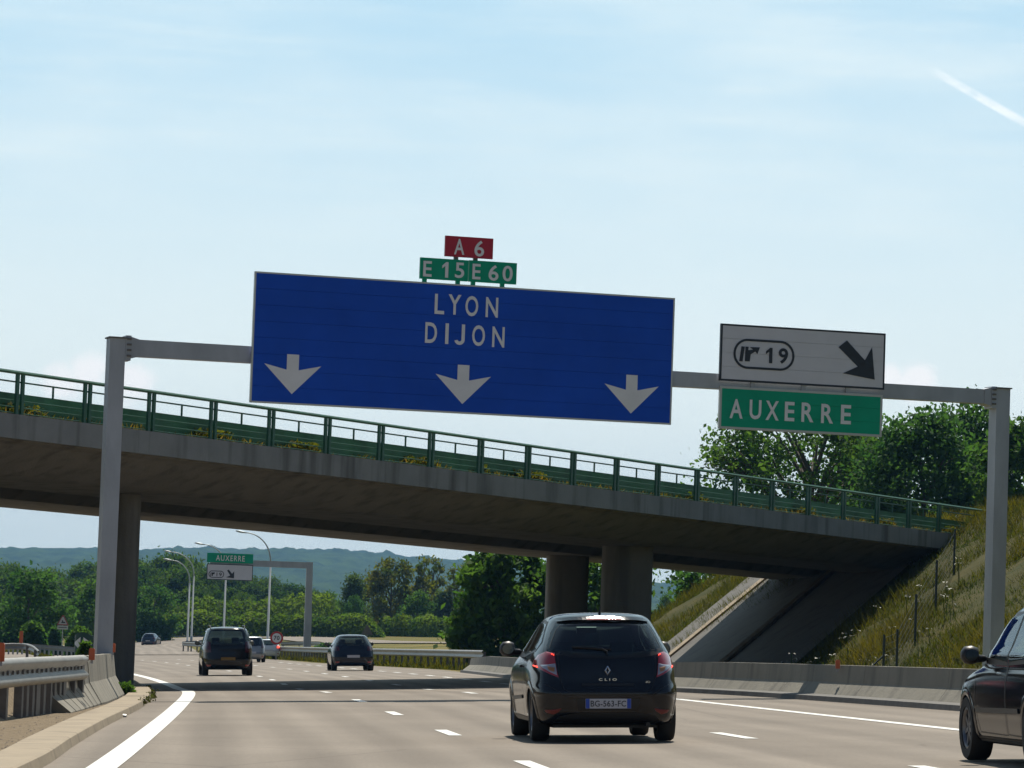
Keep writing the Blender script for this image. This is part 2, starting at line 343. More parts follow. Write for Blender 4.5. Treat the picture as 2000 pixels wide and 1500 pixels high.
def asphalt():
    m = bpy.data.materials.new('asphalt'); m.use_nodes = True; nt = m.node_tree; b = nt.nodes['Principled BSDF']; N = nt.nodes.new; L = nt.links.new
    t = N('ShaderNodeTexCoord'); mp = N('ShaderNodeMapping'); mp.inputs['Scale'].default_value = (1.3, .03, 1); L(t.outputs['UV'], mp.inputs[0])
    a = N('ShaderNodeTexNoise'); a.inputs['Scale'].default_value = 1.0; a.inputs['Detail'].default_value = 5; L(mp.outputs[0], a.inputs['Vector'])
    g = N('ShaderNodeTexNoise'); g.inputs['Scale'].default_value = 22; g.inputs['Detail'].default_value = 8; g.inputs['Roughness'].default_value = .75; L(t.outputs['Object'], g.inputs['Vector'])
    p = N('ShaderNodeTexNoise'); p.inputs['Scale'].default_value = .22; p.inputs['Detail'].default_value = 5; L(t.outputs['Object'], p.inputs['Vector'])
    def ramp(o, lo, hi, c0, c1):
        r = N('ShaderNodeValToRGB'); e = r.color_ramp.elements; e[0].position = lo; e[1].position = hi; e[0].color = (*c0, 1); e[1].color = (*c1, 1); L(o, r.inputs[0]); return r.outputs[0]
    c = ramp(a.outputs[0], .34, .66, (.165, .138, .108), (.212, .180, .143))
    def mul(c, o, f):
        x = N('ShaderNodeMix'); x.data_type = 'RGBA'; x.blend_type = 'MULTIPLY'; x.inputs[0].default_value = f; L(c, x.inputs[6]); L(o, x.inputs[7]); return x.outputs[2]
    c = mul(c, ramp(g.outputs[0], .32, .66, (.70, .70, .70), (1.18, 1.18, 1.18)), .8)
    c = mul(c, ramp(p.outputs[0], .35, .65, (.88, .87, .86), (1.08, 1.08, 1.08)), .9)
    # wheel tracks polished into each lane: u is metres from the first lane line
    s = N('ShaderNodeSeparateXYZ'); L(t.outputs['UV'], s.inputs[0]); w = N('ShaderNodeTexWave'); w.wave_type = 'BANDS'; w.bands_direction = 'X'; w.inputs['Scale'].default_value = .29; w.inputs['Distortion'].default_value = .6; w.inputs['Detail Scale'].default_value = .05
    m2 = N('ShaderNodeMapping'); m2.inputs['Scale'].default_value = (.314 / .29 * .96, .004, 1); L(t.outputs['UV'], m2.inputs[0]); L(m2.outputs[0], w.inputs['Vector'])
    c = mul(c, ramp(w.outputs[0], .1, .9, (.87, .86, .85), (1.05, 1.05, 1.05)), .9)
    v = N('ShaderNodeTexVoronoi'); v.feature = 'DISTANCE_TO_EDGE'; v.inputs['Scale'].default_value = .13; 
    d = N('ShaderNodeMixRGB'); d.inputs[0].default_value = .12; L(t.outputs['Object'], d.inputs[1]); L(p.outputs['Color'], d.inputs[2]); L(d.outputs[0], v.inputs['Vector'])
    c = mul(c, ramp(v.outputs[0], .0, .004, (.55, .52, .5), (1, 1, 1)), .5)
    L(c, b.inputs['Base Color']); b.inputs['Roughness'].default_value = .82; b.inputs['Specular IOR Level'].default_value = .25
    bp = N('ShaderNodeBump'); bp.inputs['Strength'].default_value = .5; bp.inputs['Distance'].default_value = .012; L(g.outputs[0], bp.inputs['Height']); L(bp.outputs[0], b.inputs['Normal'])
    return m
M['asphalt'] = asphalt()
def yspace(a, b, near=1.0, k=.02):
    out = [a]
    while out[-1] < b: out.append(out[-1] + near + max(out[-1], 0) * k)
    out[-1] = b; return np.array(out)
def ribbon(name, fl, fr, ys, m, lift, nx=2, ref=None, kind='structure', zf=prof):
    mb = MB(); Pn = np.zeros((len(ys), nx, 3)); uv = np.zeros((len(ys), nx, 2))
    for j in range(nx):
        t = j / (nx - 1); x = fl(ys) * (1 - t) + fr(ys) * t
        Pn[:, j] = np.stack([x, ys, zf(ys) + lift if zf is prof else zf(x, ys) + lift], 1)
        uv[:, j, 0] = x - ref(ys) if ref is not None else x; uv[:, j, 1] = ys
    mb.grid(Pn); mb.uv = uv.reshape(-1, 2); mb.road(); o = mb.build(name, m, fix=False); return tag(o, kind=kind)
xs = np.unique(np.concatenate([np.linspace(-1500, -120, 30), np.linspace(-120, 60, 181), np.linspace(60, 1500, 30)])); ysg = yspace(-60, 6600, 2.0, .03)
XX, YY = np.meshgrid(xs, ysg); 
ZZ = gz(XX, YY) - .04 - .3 * ((XX < E_L(YY) - .2) & (XX > E_L(YY) - 5.5) & (YY < 118))
mb = MB(); mb.grid(np.stack([XX, YY, ZZ], 2)); mb.road(); tag(mb.build('ground', M['meadow'], smooth=True, fix=False), kind='structure')
ribbon('motorway', E_L, E_R, yspace(-40, 500, 1.0, .015), M['asphalt'], 0.0, 9, LINE_A)
# slip road looping off to the right behind the island
def path_ribbon(name, pts, w, m, lift):
    pts = np.array(pts, float); t = np.linspace(0, 1, len(pts)); f = [pchip(t, pts[:, i]) for i in (0, 1)]; tt = np.linspace(0, 1, 80)
    q = np.stack([f[0](tt), f[1](tt)], 1); T = np.gradient(q, axis=0); T /= np.linalg.norm(T, axis=1)[:, None]; Nn = np.stack([T[:, 1], -T[:, 0]], 1)
    Pn = np.zeros((80, 4, 3)); uv = np.zeros((80, 4, 2)); s = np.concatenate([[0], np.cumsum(np.linalg.norm(np.diff(q, axis=0), axis=1))])
    for j in range(4):
        o = (j / 3 - .5) * w; e = q + Nn * o; Pn[:, j] = np.stack([e[:, 0], e[:, 1], gz(e[:, 0], e[:, 1]) + lift], 1); uv[:, j] = np.stack([np.full(80, o), s], 1)
    mb = MB(); mb.grid(Pn); mb.uv = uv.reshape(-1, 2); mb.road(); return tag(mb.build(name, m, fix=False), kind='structure')
path_ribbon('slip_road', [(-31, 320), (-38, 390), (-43, 440), (-42, 480), (-33, 490), (-26, 468), (-22, 436), (-17, 402), (-10, 378), (-3, 364), (8, 352), (30, 340)], 9.5, M['asphalt'], .05)
# gravel verge beside the left kerb and the raised opposite carriageway behind the barrier
yv = yspace(-30, 128, .6, .006)
ribbon('gravel_verge', lambda y: E_L(y) - 6.5, lambda y: E_L(y) - .45, yv, M['gravel'], .012, 26, None, zf=lambda x, y: gz(x, y) + .05 * np.clip((E_L(y) - x) / .6, 0, 1))
ribbon('opposite_carriageway', lambda y: E_L(y) - 16, lambda y: E_L(y) - 2.7, yspace(45, 260, 1, .01), M['asphalt'], .075, 5, None, zf=lambda x, y: gz(x, y))

# kerb channel: a long concrete strip, laid in lengths
mb = MB(); ky = np.arange(8, 126, .5)
mb.sweep(np.stack([E_L(ky), ky, prof(ky)], 1), [(0, -.02), (-.03, .10), (-.06, .115), (-.5, .12), (-.52, .02)])
mb.road(); tag(mb.build('kerb', M['kerb']), kind='structure')
mb = MB(); ky = np.arange(20, 160, 1.0)
mb.sweep(np.stack([E_R(ky), ky, prof(ky)], 1), [(-.18, 0), (-.16, .10), (.3, .12), (.3, 0)])
mb.road(); M['kerbdark'] = mat('stained kerb', (.12, .115, .105), .9, var=.2, scale=3); tag(mb.build('kerb', M['kerbdark']), kind='structure')

# painted lines
def line(name, f, y0, y1, w, step=1.0):
    ys = np.arange(y0, y1 + .01, step); return ribbon(name, lambda y: f(y) - w / 2, lambda y: f(y) + w / 2, ys, M['paint'], .006, 2)
line('edge_line', LINE_L, 5, 360, .30)
line('edge_line', LINE_C, 10, 99, .22)
def dashes(name, f, y0, y1, period, length, w, ph=0.0):
    mb = MB(); y = y0
    while y < y1:
        a = np.linspace(y, y + length, 5); Pn = np.stack([np.stack([f(a) + s * w / 2, a, prof(a) + .006], 1) for s in (-1, 1)], 1); mb.grid(Pn); y += period
    mb.road(); return tag(mb.build(name, M['paint'], fix=False), kind='structure')
dashes('lane_line', LINE_A, 34.9 - 26, 290, 13, 3.0, .17)
dashes('lane_line', LINE_B, 46.4 - 39, 270, 13, 3.0, .17)
dashes('lane_line', LINE_C, 106, 230, 7.2, 3.2, .2)
line('gore_line', lambda y: -16.5 - (y - 268) * .22 - 14 , 285, 345, .3)

# ------------------------------------------------------------------ far hills
def fbm(x, y, s, o=4):
    return mnoise.fractal(Vector((x * s, y * s, 3.1)), .6, 2.0, o, noise_basis='PERLIN_ORIGINAL')
HX = [-400, 0, 80, 190, 265, 320, 400, 470, 560, 680, 760, 830, 920, 1100, 1270, 1330, 1500, 1700, 2400]
HY = [1110, 1090, 1085, 1081, 1083, 1086, 1083, 1080, 1084, 1085, 1090, 1097, 1103, 1124, 1149, 1152, 1166, 1176, 1190]
ridge = pchip(HX, HY); YR = 6000.0
nx, ny = 560, 60; hx = np.linspace(-1500, 1500, nx); hy = np.concatenate([np.linspace(1800, YR, ny - 8), np.linspace(YR + 50, 6600, 8)])
Pn = np.zeros((ny, nx, 3))
for i, yy in enumerate(hy):
    for j, xx in enumerate(hx):
        top = CAMH + (1250 - float(ridge(1000 + xx * F / YR))) * YR / F; t = (yy - 1800) / (YR - 1800)
        h = (8 + (top - 8) * (t * t * (3 - 2 * t) if t < 1 else 1)) if t < 1 else top - (yy - YR) * .03
        k = min(1, max(0, t * 2)) * (1.0 if t < .97 else .8)
        b_ = mnoise.noise(Vector((xx * .035, yy * .02, 0))) * 7.0 + mnoise.noise(Vector((xx * .09, yy * .05, 5))) * 6.0 + mnoise.noise(Vector((xx * .006, yy * .005, 9))) * 14 * min(1, max(0, 1 - t)) 
        Pn[i, j] = (xx, yy, h + b_ * k - 1.0)
mb = MB(); mb.grid(Pn); mb.road()
M['hill'] = mat('wooded hillside', (.006, .020, .008), .95, col2=(.040, .075, .022), scale=.028, detail=10, spec=.05, bump=1.0, bscale=.04, stretch=(1, .6, 1))
tag(mb.build('hills', M['hill'], smooth=True, fix=False), kind='structure')

# ------------------------------------------------------------------ embankment on the right, slope paving under the bridge
def bgrid(s0, s1, n0, n1, ds, dn, lift, flat=None):
    ss = np.arange(s0, s1 + ds / 2, ds); nn = np.arange(n0, n1 + dn / 2, dn); S, Nq = np.meshgrid(ss, nn)
    X = BA[0] + S * BD[0] + Nq * BN[0]; Y = BA[1] + S * BD[1] + Nq * BN[1]; return X, Y
X, Y = bgrid(-20, 190, -60, 60, 1.0, 1.0, 0)
Z = prof(Y) + np.maximum(emb(X, Y), -.35)
rough = np.vectorize(lambda x, y: mnoise.noise(Vector((x * .35, y * .35, 0))) * .22 + mnoise.noise(Vector((x * 1.1, y * 1.1, 4))) * .09)(X, Y)
s_, n_ = bc(X, Y); Z = Z + rough * sstep(.1, 1.0, emb(X, Y)) * np.where((n_ > -1) & (n_ < 19), .15, 1.0)
under = (n_ > .5) & (n_ < 15.5) & (Z > 3.2); Z = np.where(under, np.minimum(Z, 4.6), Z)
mb = MB(); mb.grid(np.stack([X, Y, Z], 2)); mb.road(); tag(mb.build('embankment', M['slope'], smooth=True, fix=False), kind='structure')
def slope_patch(name, n0, n1, m, lift, ds=1.0):
    X, Y = bgrid(20, 78, n0, n1, ds, (n1 - n0) / 6, 0); e = emb(X, Y); Z = prof(Y) + np.clip(e, -.4, 4.7) + lift
    mb = MB(); mb.grid(np.stack([X, Y, Z], 2)); mb.road(); return tag(mb.build(name, m, smooth=True, fix=False), kind='structure')
slope_patch('slope_paving', .8, 8.0, M['paving'], .16)
slope_patch('slope_paving', 8.15, 18.6, M['paving'], .16)
def kerb_sun_strip(n, w, h):
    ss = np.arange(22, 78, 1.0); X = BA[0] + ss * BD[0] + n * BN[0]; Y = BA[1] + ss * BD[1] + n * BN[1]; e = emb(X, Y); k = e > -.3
    mb = MB(); mb.sweep(np.stack([X, Y, prof(Y) + np.clip(e, -.3, 4.7)], 1)[k], [(-w, 0), (-w, h), (w, h), (w, 0)]); mb.road(); return tag(mb.build('kerb_sun_strip', M['kerb']), kind='structure')
kerb_sun_strip(8.07, .10, .34); kerb_sun_strip(15.7, .09, .30)  # middle strip: pale concrete added as a line of sun falling between two decks

# ------------------------------------------------------------------ overpass
DH = lambda s: 6.12 - .0106 * s          # world height of the concrete edge above the road frame, along the bridge
def BW(s, n, h):
    """world point of the bridge: along s, across n, world height h relative to the road-frame origin plane at X=0"""
    x, y = BA + s * BD + n * BN; w = W(x, y, 0); return Vector((w.x, w.y, h + prof(90) * 0))
bridge = empty('overpass', BW(0, 0, 0), None, 'long concrete road bridge crossing over the motorway on pillars, with green railing', 'bridge')
def bridge_sweep(name, prof_nh, s0, s1, m, parent=bridge, step=2.0, smooth=False):
    mb = MB(); ss = np.arange(s0, s1 + .01, step); k = len(prof_nh); vs = []; fs = []
    for s in ss:
        for n, h in prof_nh: vs.append(BW(s, n, DH(s) + h) - bridge.location)
    for i in range(len(ss) - 1):
        for j in range(k): fs.append((i * k + j, (i + 1) * k + j, (i + 1) * k + (j + 1) % k, i * k + (j + 1) % k))
    fs += [tuple(range(k)), tuple(range((len(ss) - 1) * k, len(ss) * k))]
    mb.add(vs, fs); return mb.build(name, m, parent)
S0, S1, S2 = -34, 57, 78
deck = bridge_sweep('deck', [(.10, -.30), (.10, -.60), (.35, -.66), (1.0, -.98), (1.7, -1.29), (2.0, -1.35), (5.6, -1.35), (6.2, -.95), (8.6, -.9), (9.4, -.95), (10.0, -1.35), (14.0, -1.35), (14.5, -1.05), (15.2, -.62), (15.3, -.25)], S0, S2, M['conc'])
bridge_sweep('edge_beam', [(-.12, .02), (-.12, -.56), (.098, -.56), (.098, -.28), (.45, -.24), (.45, .02)], S0, S1 + 1, M['concfascia'])
bridge_sweep('edge_beam', [(14.9, .02), (14.9, -.2), (15.32, -.2), (15.32, -.58), (15.5, -.58), (15.5, .02)], S0, S2, M['concfascia'])
def pier(s, n, a, b, h0=-1.0, rot=0.12):
    p = BW(s, n, 0) - bridge.location; mb = MB(); k = 28; top = DH(s) - 1.352; pr = []
    cr, sr = math.cos(rot), math.sin(rot)
    for z in (h0 - 1.2, top):
        for j in range(k):
            t = 2 * math.pi * j / k; e = .55; x = a * np.sign(math.cos(t)) * abs(math.cos(t))**e; y = b * np.sign(math.sin(t)) * abs(math.sin(t))**e
            pr.append((p.x + x * cr - y * sr, p.y + x * sr + y * cr, z))
    mb.add(pr, [(j, (j + 1) % k, k + (j + 1) % k, k + j) for j in range(k)] + [tuple(range(k))[::-1], tuple(range(k, 2 * k))])
    return mb.build('pillar', M['conc'], bridge, autosmooth=40)
def bsolve(px, n):
    u = (px - 1000) / F; # X = u*Y on the bridge line at offset n
    o = BA + n * BN; s = (u * o[1] - o[0]) / (BD[0] - u * BD[1]); return s
pier(bsolve(236, 3.8), 3.8, .36, 1.1); pier(bsolve(232, 11.6), 11.6, .36, 1.1)
pier(bsolve(1217, 3.8), 3.8, .80, .80); pier(bsolve(1101, 11.6), 11.6, .74, .74)
# railing: double posts, top rail, thin second rail, stub, thin wires
rail = bridge_sweep('railing', [(-.02, 1.065), (-.05, 1.025), (-.02, .985), (.06, .985), (.09, 1.025), (.06, 1.065)], S0, S1, M['railgreen'])
rail.name = 'railing'
for h, r in ((.80, .022), (.36, .014), (.20, .014), (.06, .014)):
    mb = MB(); mb.tube([BW(s, .03, DH(s) + h) - bridge.location for s in (S0, 0, 20, 40, S1)], r, 6); o = mb.build('railing_wire' if h < .5 else 'middle_rail', M['railgreen'], rail)
pm = MB(); ax = Vector((*(RBn @ np.array([*BD, 0]))[:2], 0)).normalized(); rz = Matrix.Rotation(math.atan2(ax.y, ax.x), 4, 'Z')
for q in (-.10, .10): pm.box((q - .05, -.03, -.02), (q + .05, .03, .985), rz)
stub = MB(); stub.box((-.018, -.02, .5), (.018, .02, .80), rz)
first = fs_ = None
pxs = [-118, 16, 149, 275, 397, 511, 622, 727, 826, 923, 1016, 1105, 1190, 1271, 1348, 1424, 1496, 1567, 1636, 1702, 1764, 1823]
svals = [bsolve(p, 0) for p in pxs]
for i, s in enumerate(svals):
    q = BW(s, 0.0, DH(s)) - bridge.location
    if first is None: first = pm.build('railing_post', M['railgreen'], rail); o = first
    else: o = clone(first, rail)
    o.location = q
    if i:
        sm = (s + svals[i - 1]) / 2; q = BW(sm, 0.03, DH(sm)) - bridge.location
        if fs_ is None: fs_ = stub.build('railing_stub', M['railgreen'], rail); o = fs_
        else: o = clone(fs_, rail)
        o.location = q
bridge_sweep('infill_panel', [(.36, .0), (.36, .56), (.42, .56), (.42, .0)], S0, S1, M['panelgreen'])

# ------------------------------------------------------------------ barriers
NJ = [(-.34, 0), (-.34, .07), (-.13, .40), (-.085, .82), (.085, .82), (.13, .40), (.34, .07), (.34, 0)]
def barrier(name, xf, y0, y1, seg, label, cat, hs=1.0, taper=0, lift=0, ends=()):
    yy = np.arange(y0, y1 - .01, seg); c = np.array([xf(yy[0]), yy[0], prof(yy[0])]); root = empty(name, W(c), None, label, cat)
    for i, y in enumerate(yy):
        a = np.linspace(y, min(y + seg, y1) - .02, 6); mb = MB()
        mb.sweep(np.stack([xf(a), a, prof(a) + lift], 1), [(p, h * hs) for p, h in NJ]); mb.road(); mb.v = [tuple(Vector(v) - root.location) for v in mb.v]
        mb.build('barrier_block', M['barrier'], root)
    return root
barrier('concrete_barrier', lambda y: E_R(y) + .55, 22, 152, 6.5, 'long low concrete barrier running along the right edge of the motorway', 'barrier', .84, lift=.02)
VOFF = lambda y: np.interp(y, [30, 53, 61, 68, 80], [-2.1, -1.42, -1.02, -.74, -.66])
bl = barrier('concrete_barrier', lambda y: E_L(y) + VOFF(y) - .26, 67, 80, 6.5, 'short stained concrete barrier beside the left gantry post', 'barrier', 1.12, lift=.02)
# tapered first length with vertical grooves at the guardrail end
def taper_block(xf, y0, y1, hs0, hs1, root, lift=.02, side=1, n=7):
    yy = np.linspace(y0, y1, n + 1)
    for i in range(n):
        a = np.linspace(yy[i], yy[i + 1] - .10, 3); mb = MB(); k = (a - y0) / (y1 - y0); vs = []; m_ = len(NJ)
        for q, t in zip(a, k):
            s = hs0 + (hs1 - hs0) * t
            for p, h in NJ: vs.append((xf(q) + p * (1.5 - .5 * t), q, prof(q) + lift + h * s))
        fs = [(r * m_ + j, (r + 1) * m_ + j, (r + 1) * m_ + (j + 1) % m_, r * m_ + (j + 1) % m_) for r in range(2) for j in range(m_)] + [tuple(range(m_)), tuple(range(2 * m_, 3 * m_))]
        mb.add(vs, fs); mb.road(); mb.v = [tuple(Vector(v) - root.location) for v in mb.v]; mb.build('barrier_block', M['barrier'], root)
taper_block(lambda y: E_L(y) + VOFF(y) - .26, 59.5, 66.95, .78, 1.1, bl)
br_ = [o for o in C.objects if o.name.startswith('concrete_barrier')][0]
taper_block(lambda y: E_R(y) + .55, 161.0, 152.02, .7, .84, br_)

WB = [(.0, .0), (.05, .035), (.055, .075), (.0, .13), (.0, .19), (.055, .245), (.05, .285), (.0, .32), (-.015, .32), (.035, .28), (.04, .245), (-.015, .19), (-.015, .13), (.04, .075), (.035, .035), (-.015, .0)]
def guardrail(pts, label, scale=1.0, base=.45, post=2.0, flip=1, postsz=(.06, .10), pm='postdark', zf=None, name='guardrail', group=None, bm='galvrail', depth=1.0):
    pts = np.array(pts, float); d = np.concatenate([[0], np.cumsum(np.linalg.norm(np.diff(pts[:, :2], axis=0), axis=1))]); n = max(8, int(d[-1] / 1.0))
    t = np.linspace(0, d[-1], n); q = np.stack([pchip(d, pts[:, i])(t) if len(pts) > 2 else np.interp(t, d, pts[:, i]) for i in range(3)], 1)
    root = empty(name, W(q[0]), None, label, 'guardrail', group)
    mb = MB(); mb.sweep(q, [(a * flip * depth * scale, base + h * scale) for a, h in WB]); mb.road(); mb.v = [tuple(Vector(v) - root.location) for v in mb.v]; mb.build('rail_beam', M[bm], root, autosmooth=60)
    k = int(d[-1] / post); p0 = None
    for i in range(min(k + 1, 90)):
        s = min(i * post + .4, d[-1]); x = [np.interp(s, t, q[:, j]) for j in range(3)]
        if p0 is None:
            m2 = MB(); m2.box((-postsz[0], -postsz[1], -.5), (postsz[0], postsz[1], base + .26 * scale)); p0 = m2.build('rail_post', M[pm], root); o = p0
        else: o = clone(p0, root)
        o.location = W(x[0] - (postsz[0] + .02) * flip, x[1], x[2]) - root.location
    return root
xg = lambda y: E_L(y) + VOFF(y) - .02
near = [(xg(y), y, prof(y) + .04 - .0 * y) for y in (36, 42, 48, 53, 57, 61, 64.5)]
gn = guardrail(near, 'weathered steel guardrail in the left foreground ending at a concrete barrier', 1.32, .50, 1.9, 1, depth=1.15)
for y in np.arange(56.2, 61.6, .75):      # close-set timber-like posts before the barrier
    m2 = MB(); w_ = W(xg(y) - .13, y, 0); m2.box((-.09, -.13, -.3), (.09, .13, .56)); o = m2.build('rail_post', M['postdark'], gn); o.location = w_ - gn.location
bolt = None
for y in np.arange(44, 64, .62):
    for h in (.71,):
        if bolt is None:
            m2 = MB(); m2.lathe([(0, .0), (.030, .0), (.030, .03), (0, .035)], 8, 'x'); bolt = m2.build('bolt', M['postdark'], gn); o = bolt
        else: o = clone(bolt, gn)
        o.location = W(xg(y) + .005, y, h + .04) - gn.location
# guardrails beyond
guardrail([(X0, 226, z) for X0, z in ((-33, .30), (-30.9, .28), (-29, .22), (-27.6, .12), (-26.2, .02))], 'guardrail with close set posts behind the left barrier, light ground showing through', 1.0, .45, .27, -1, (.05, .04), 'galv', bm='galv')
guardrail([P(-20, 1254, 190) - (0, 0, .9), P(30, 1253, 190) - (0, 0, .9), P(60, 1254, 186) - (0, 0, .95), P(76, 1259, 182) - (0, 0, 1.1)], 'far left guardrail with a down-curving end behind an orange marker post', 1.0, .5, 4, 1)
ys_ = np.array([166, 180, 200, 223, 245, 268, 290])
guardrail([(float(E_R(y)) + 1.3, y, float(prof(y)) + .1) for y in ys_][::1], 'pale guardrail along the grass island behind the dark hatchback', 1.15, .45, 2.4, -1)
guardrail([(float(E_R(y)) + 1.6, y, float(prof(y)) + .1) for y in (296, 315, 335, 352)] + [(-31.5, 358, .25), (-29, 352, .4)], 'guardrail wrapping the nose of the grass island below the lamps', 1.2, .42, 3, -1)
guardrail([P(px, 1250, 505) + (0, 0, -.30) for px in (200, 260, 330, 400, 460)], 'far guardrail in front of the hedge on the outside of the bend', 1.5, .4, 6, -1)
guardrail([P(x, y, Y_) - (0, 0, 1.0) for x, y, Y_ in ((548, 1251, 385), (590, 1250, 380), (620, 1250, 372), (645, 1256, 360), (668, 1262, 350))], 'dark guardrail beside the slip road behind the cantilever post', 1.3, .45, 4, -1)

# orange delineators on rails, barriers and verge
def delineator(p, h, label, w=.075):
    r = empty('delineator', W(p), None, label, 'delineator', 'orange delineators on the barriers'); mb = MB(); mb.box((-w, -.02, 0), (w, .02, h)); mb.prism([(-w, h), (w, h), (w * .7, h + .03), (-w * .7, h + .03)], -.02, .02); mb.build('reflector', M['orange'], r)
    m2 = MB(); m2.box((-.02, .021, -.06), (.02, .05, h * .7)); m2.build('bracket', M['galv'], r); return r
delineator(P(179, 1289, 63.5), .17, 'orange reflector on the end of the near guardrail', .05)
delineator(P(1, 1292, 50), .22, 'orange reflector at the left edge on top of the near guardrail', .05)
delineator(P(220, 1274, 79), .16, 'orange reflector between the gantry post and the bridge pillar', .055)
delineator(P(1284, 1301, 97), .17, 'orange reflector on the right barrier next to the hatchback tail light', .055)
delineator(P(1636, 1306, 76), .15, 'orange reflector on the right barrier below the grassy slope', .045)
delineator(P(41, 1256, 180), .55, 'tall orange marker post in front of the left bushes', .085)

# ------------------------------------------------------------------ lettering
def text_mesh(txt, w, h, depth=.01, bold=.0, space=1.0):
    cu = bpy.data.curves.new('text', 'FONT'); cu.body = txt; cu.size = 1; cu.extrude = 0; cu.offset = bold; cu.space_character = space; cu.resolution_u = 4
    o = bpy.data.objects.new('text', cu); C.objects.link(o); dg = bpy.context.evaluated_depsgraph_get(); me = bpy.data.meshes.new_from_object(o.evaluated_get(dg)); bpy.data.objects.remove(o); bpy.data.curves.remove(cu)
    v = np.array([p.co[:] for p in me.vertices]); lo, hi = v.min(0), v.max(0); c = (lo + hi) / 2; s = hi - lo
    mb = MB(); vs = [((p[0] - c[0]) / s[0] * w, 0, (p[1] - c[1]) / s[1] * h) for p in v]
    fs = [tuple(p.vertices) for p in me.polygons]; mb.add(vs, fs); bpy.data.meshes.remove(me); return mb
def put_text(txt, parent, cx, cz, w, h, m, y, bold=.018, space=1.12, name='lettering'):
    mb = text_mesh(txt, w, h, 0, bold, space); o = mb.build(name, m, parent, fix=False); o.location = (cx, y, cz); return o
class Frame:
    """vertical plane through world point O with horizontal direction ex; converts photo pixels to plane metres"""
    def __init__(s, O, ex):
        s.O = Vector(O); s.ex = Vector(ex); s.ex.z = 0; s.ex.normalize(); s.ez = Vector((0, 0, 1)); s.ey = s.ez.cross(s.ex); s.rot = Matrix((s.ex, s.ey, s.ez)).transposed()
    def px(s, x, y, off=0.0):
        d = Vector(wray(x, y)); c = Vector(W(0, 0, CAMH)); o = s.O + s.ey * off; t = (o - c).dot(s.ey) / d.dot(s.ey); p = c + d * t - o
        return p.dot(s.ex), p.z
def quad_to_rect(fr, tl, tr, bl, br, off):
    p = [fr.px(*q, off) for q in (tl, tr, bl, br)]
    return (p[0][0] + p[2][0]) / 2, (p[1][0] + p[3][0]) / 2, (p[2][1] + p[3][1]) / 2, (p[0][1] + p[1][1]) / 2
def sign(fr, rect, off, face, border, bw, name, label, cat, frame_mat=None, depth=.07, group=None):
    x0, x1, z0, z1 = rect; cx = (x0 + x1) / 2; loc = fr.O + fr.ex * cx + fr.ey * off + fr.ez * z0
    r = empty(name, loc, fr.rot, label, cat, group); w, h = (x1 - x0) / 2, z1 - z0
    mb = MB(); mb.box((-w + .004, .012, .004), (w - .004, depth, h - .004)); nb = max(1, round((h - .02) / .34)); hb = (h - .02) / nb
    for i in range(nb): mb.box((-w + .006, 0, .01 + i * hb + .004), (w - .006, .0115, .01 + (i + 1) * hb - .004))     # horizontal aluminium planks
    mb.build('panel', face, r)
    mb = MB()                                        # border strip and returned aluminium edge
    for a, b in (((-w, -.004, 0), (w, depth + .004, bw)), ((-w, -.004, h - bw), (w, depth + .004, h)), ((-w, -.004, bw), (-w + bw, depth + .004, h - bw)), ((w - bw, -.004, bw), (w, depth + .004, h - bw))): mb.box(a, b)
    mb.build('border', border, r)
    r['cx'] = cx; r['z0'] = z0; r['off'] = off
    return r
def on(fr, r, x, y):
    a, b = fr.px(x, y, r['off']); return a - r['cx'], b - r['z0']
def letters(fr, r, items, m, y=-.010, bold=.016):
    """items: (character, photo px x, y of its centre, width px, height px); one object per letter"""
    kk = fr.px(1000, 600, r['off'])[0] - fr.px(999, 600, r['off'])[0]
    for ch, x, z, w, h in items:
        cx, cz = on(fr, r, x, z)
        if ch == '1':
            mb = MB(); a, b = w * kk, h * kk; pl = [(.0, -.5), (.5, -.5), (.5, .5), (.12, .5), (-.5, .26), (-.5, .08), (.0, .25)]; mb.prism([(p * a, q * b) for p, q in pl], -.002, .004); o = mb.build('letter', m, r)
        elif ch == 'J':
            mb = MB(); a, b, t = w * kk, h * kk, h * kk * .165; ro = a / 2; ri = ro - t; A = [(ro * math.cos(q), -b / 2 + ro + ro * math.sin(q)) for q in np.linspace(-math.pi * .93, 0, 18)]; B = [(ri * math.cos(q), -b / 2 + ro + ri * math.sin(q)) for q in np.linspace(0, -math.pi * .93, 18)]
            pl = A + [(ro, b / 2), (ri, b / 2)] + B; n_ = len(A); V_ = A + [(ro, b / 2)] + B[::-1] + [(ri, b / 2)]; m_ = n_ + 1; mb.add([(p, 0, q) for p, q in V_], [(i, i + 1, m_ + i + 1, m_ + i) for i in range(n_)]); o = mb.build('letter', m, r, fix=False)
        else: o = text_mesh(ch, w * kk, h * kk, 0, bold).build('letter', m, r, fix=False)
        o.location = (cx, y, cz)
def poly_part(name, poly, r, m, y=-.012, t=.008):
    mb = MB(); mb.prism(poly, y, y + t); return mb.build(name, m, r)

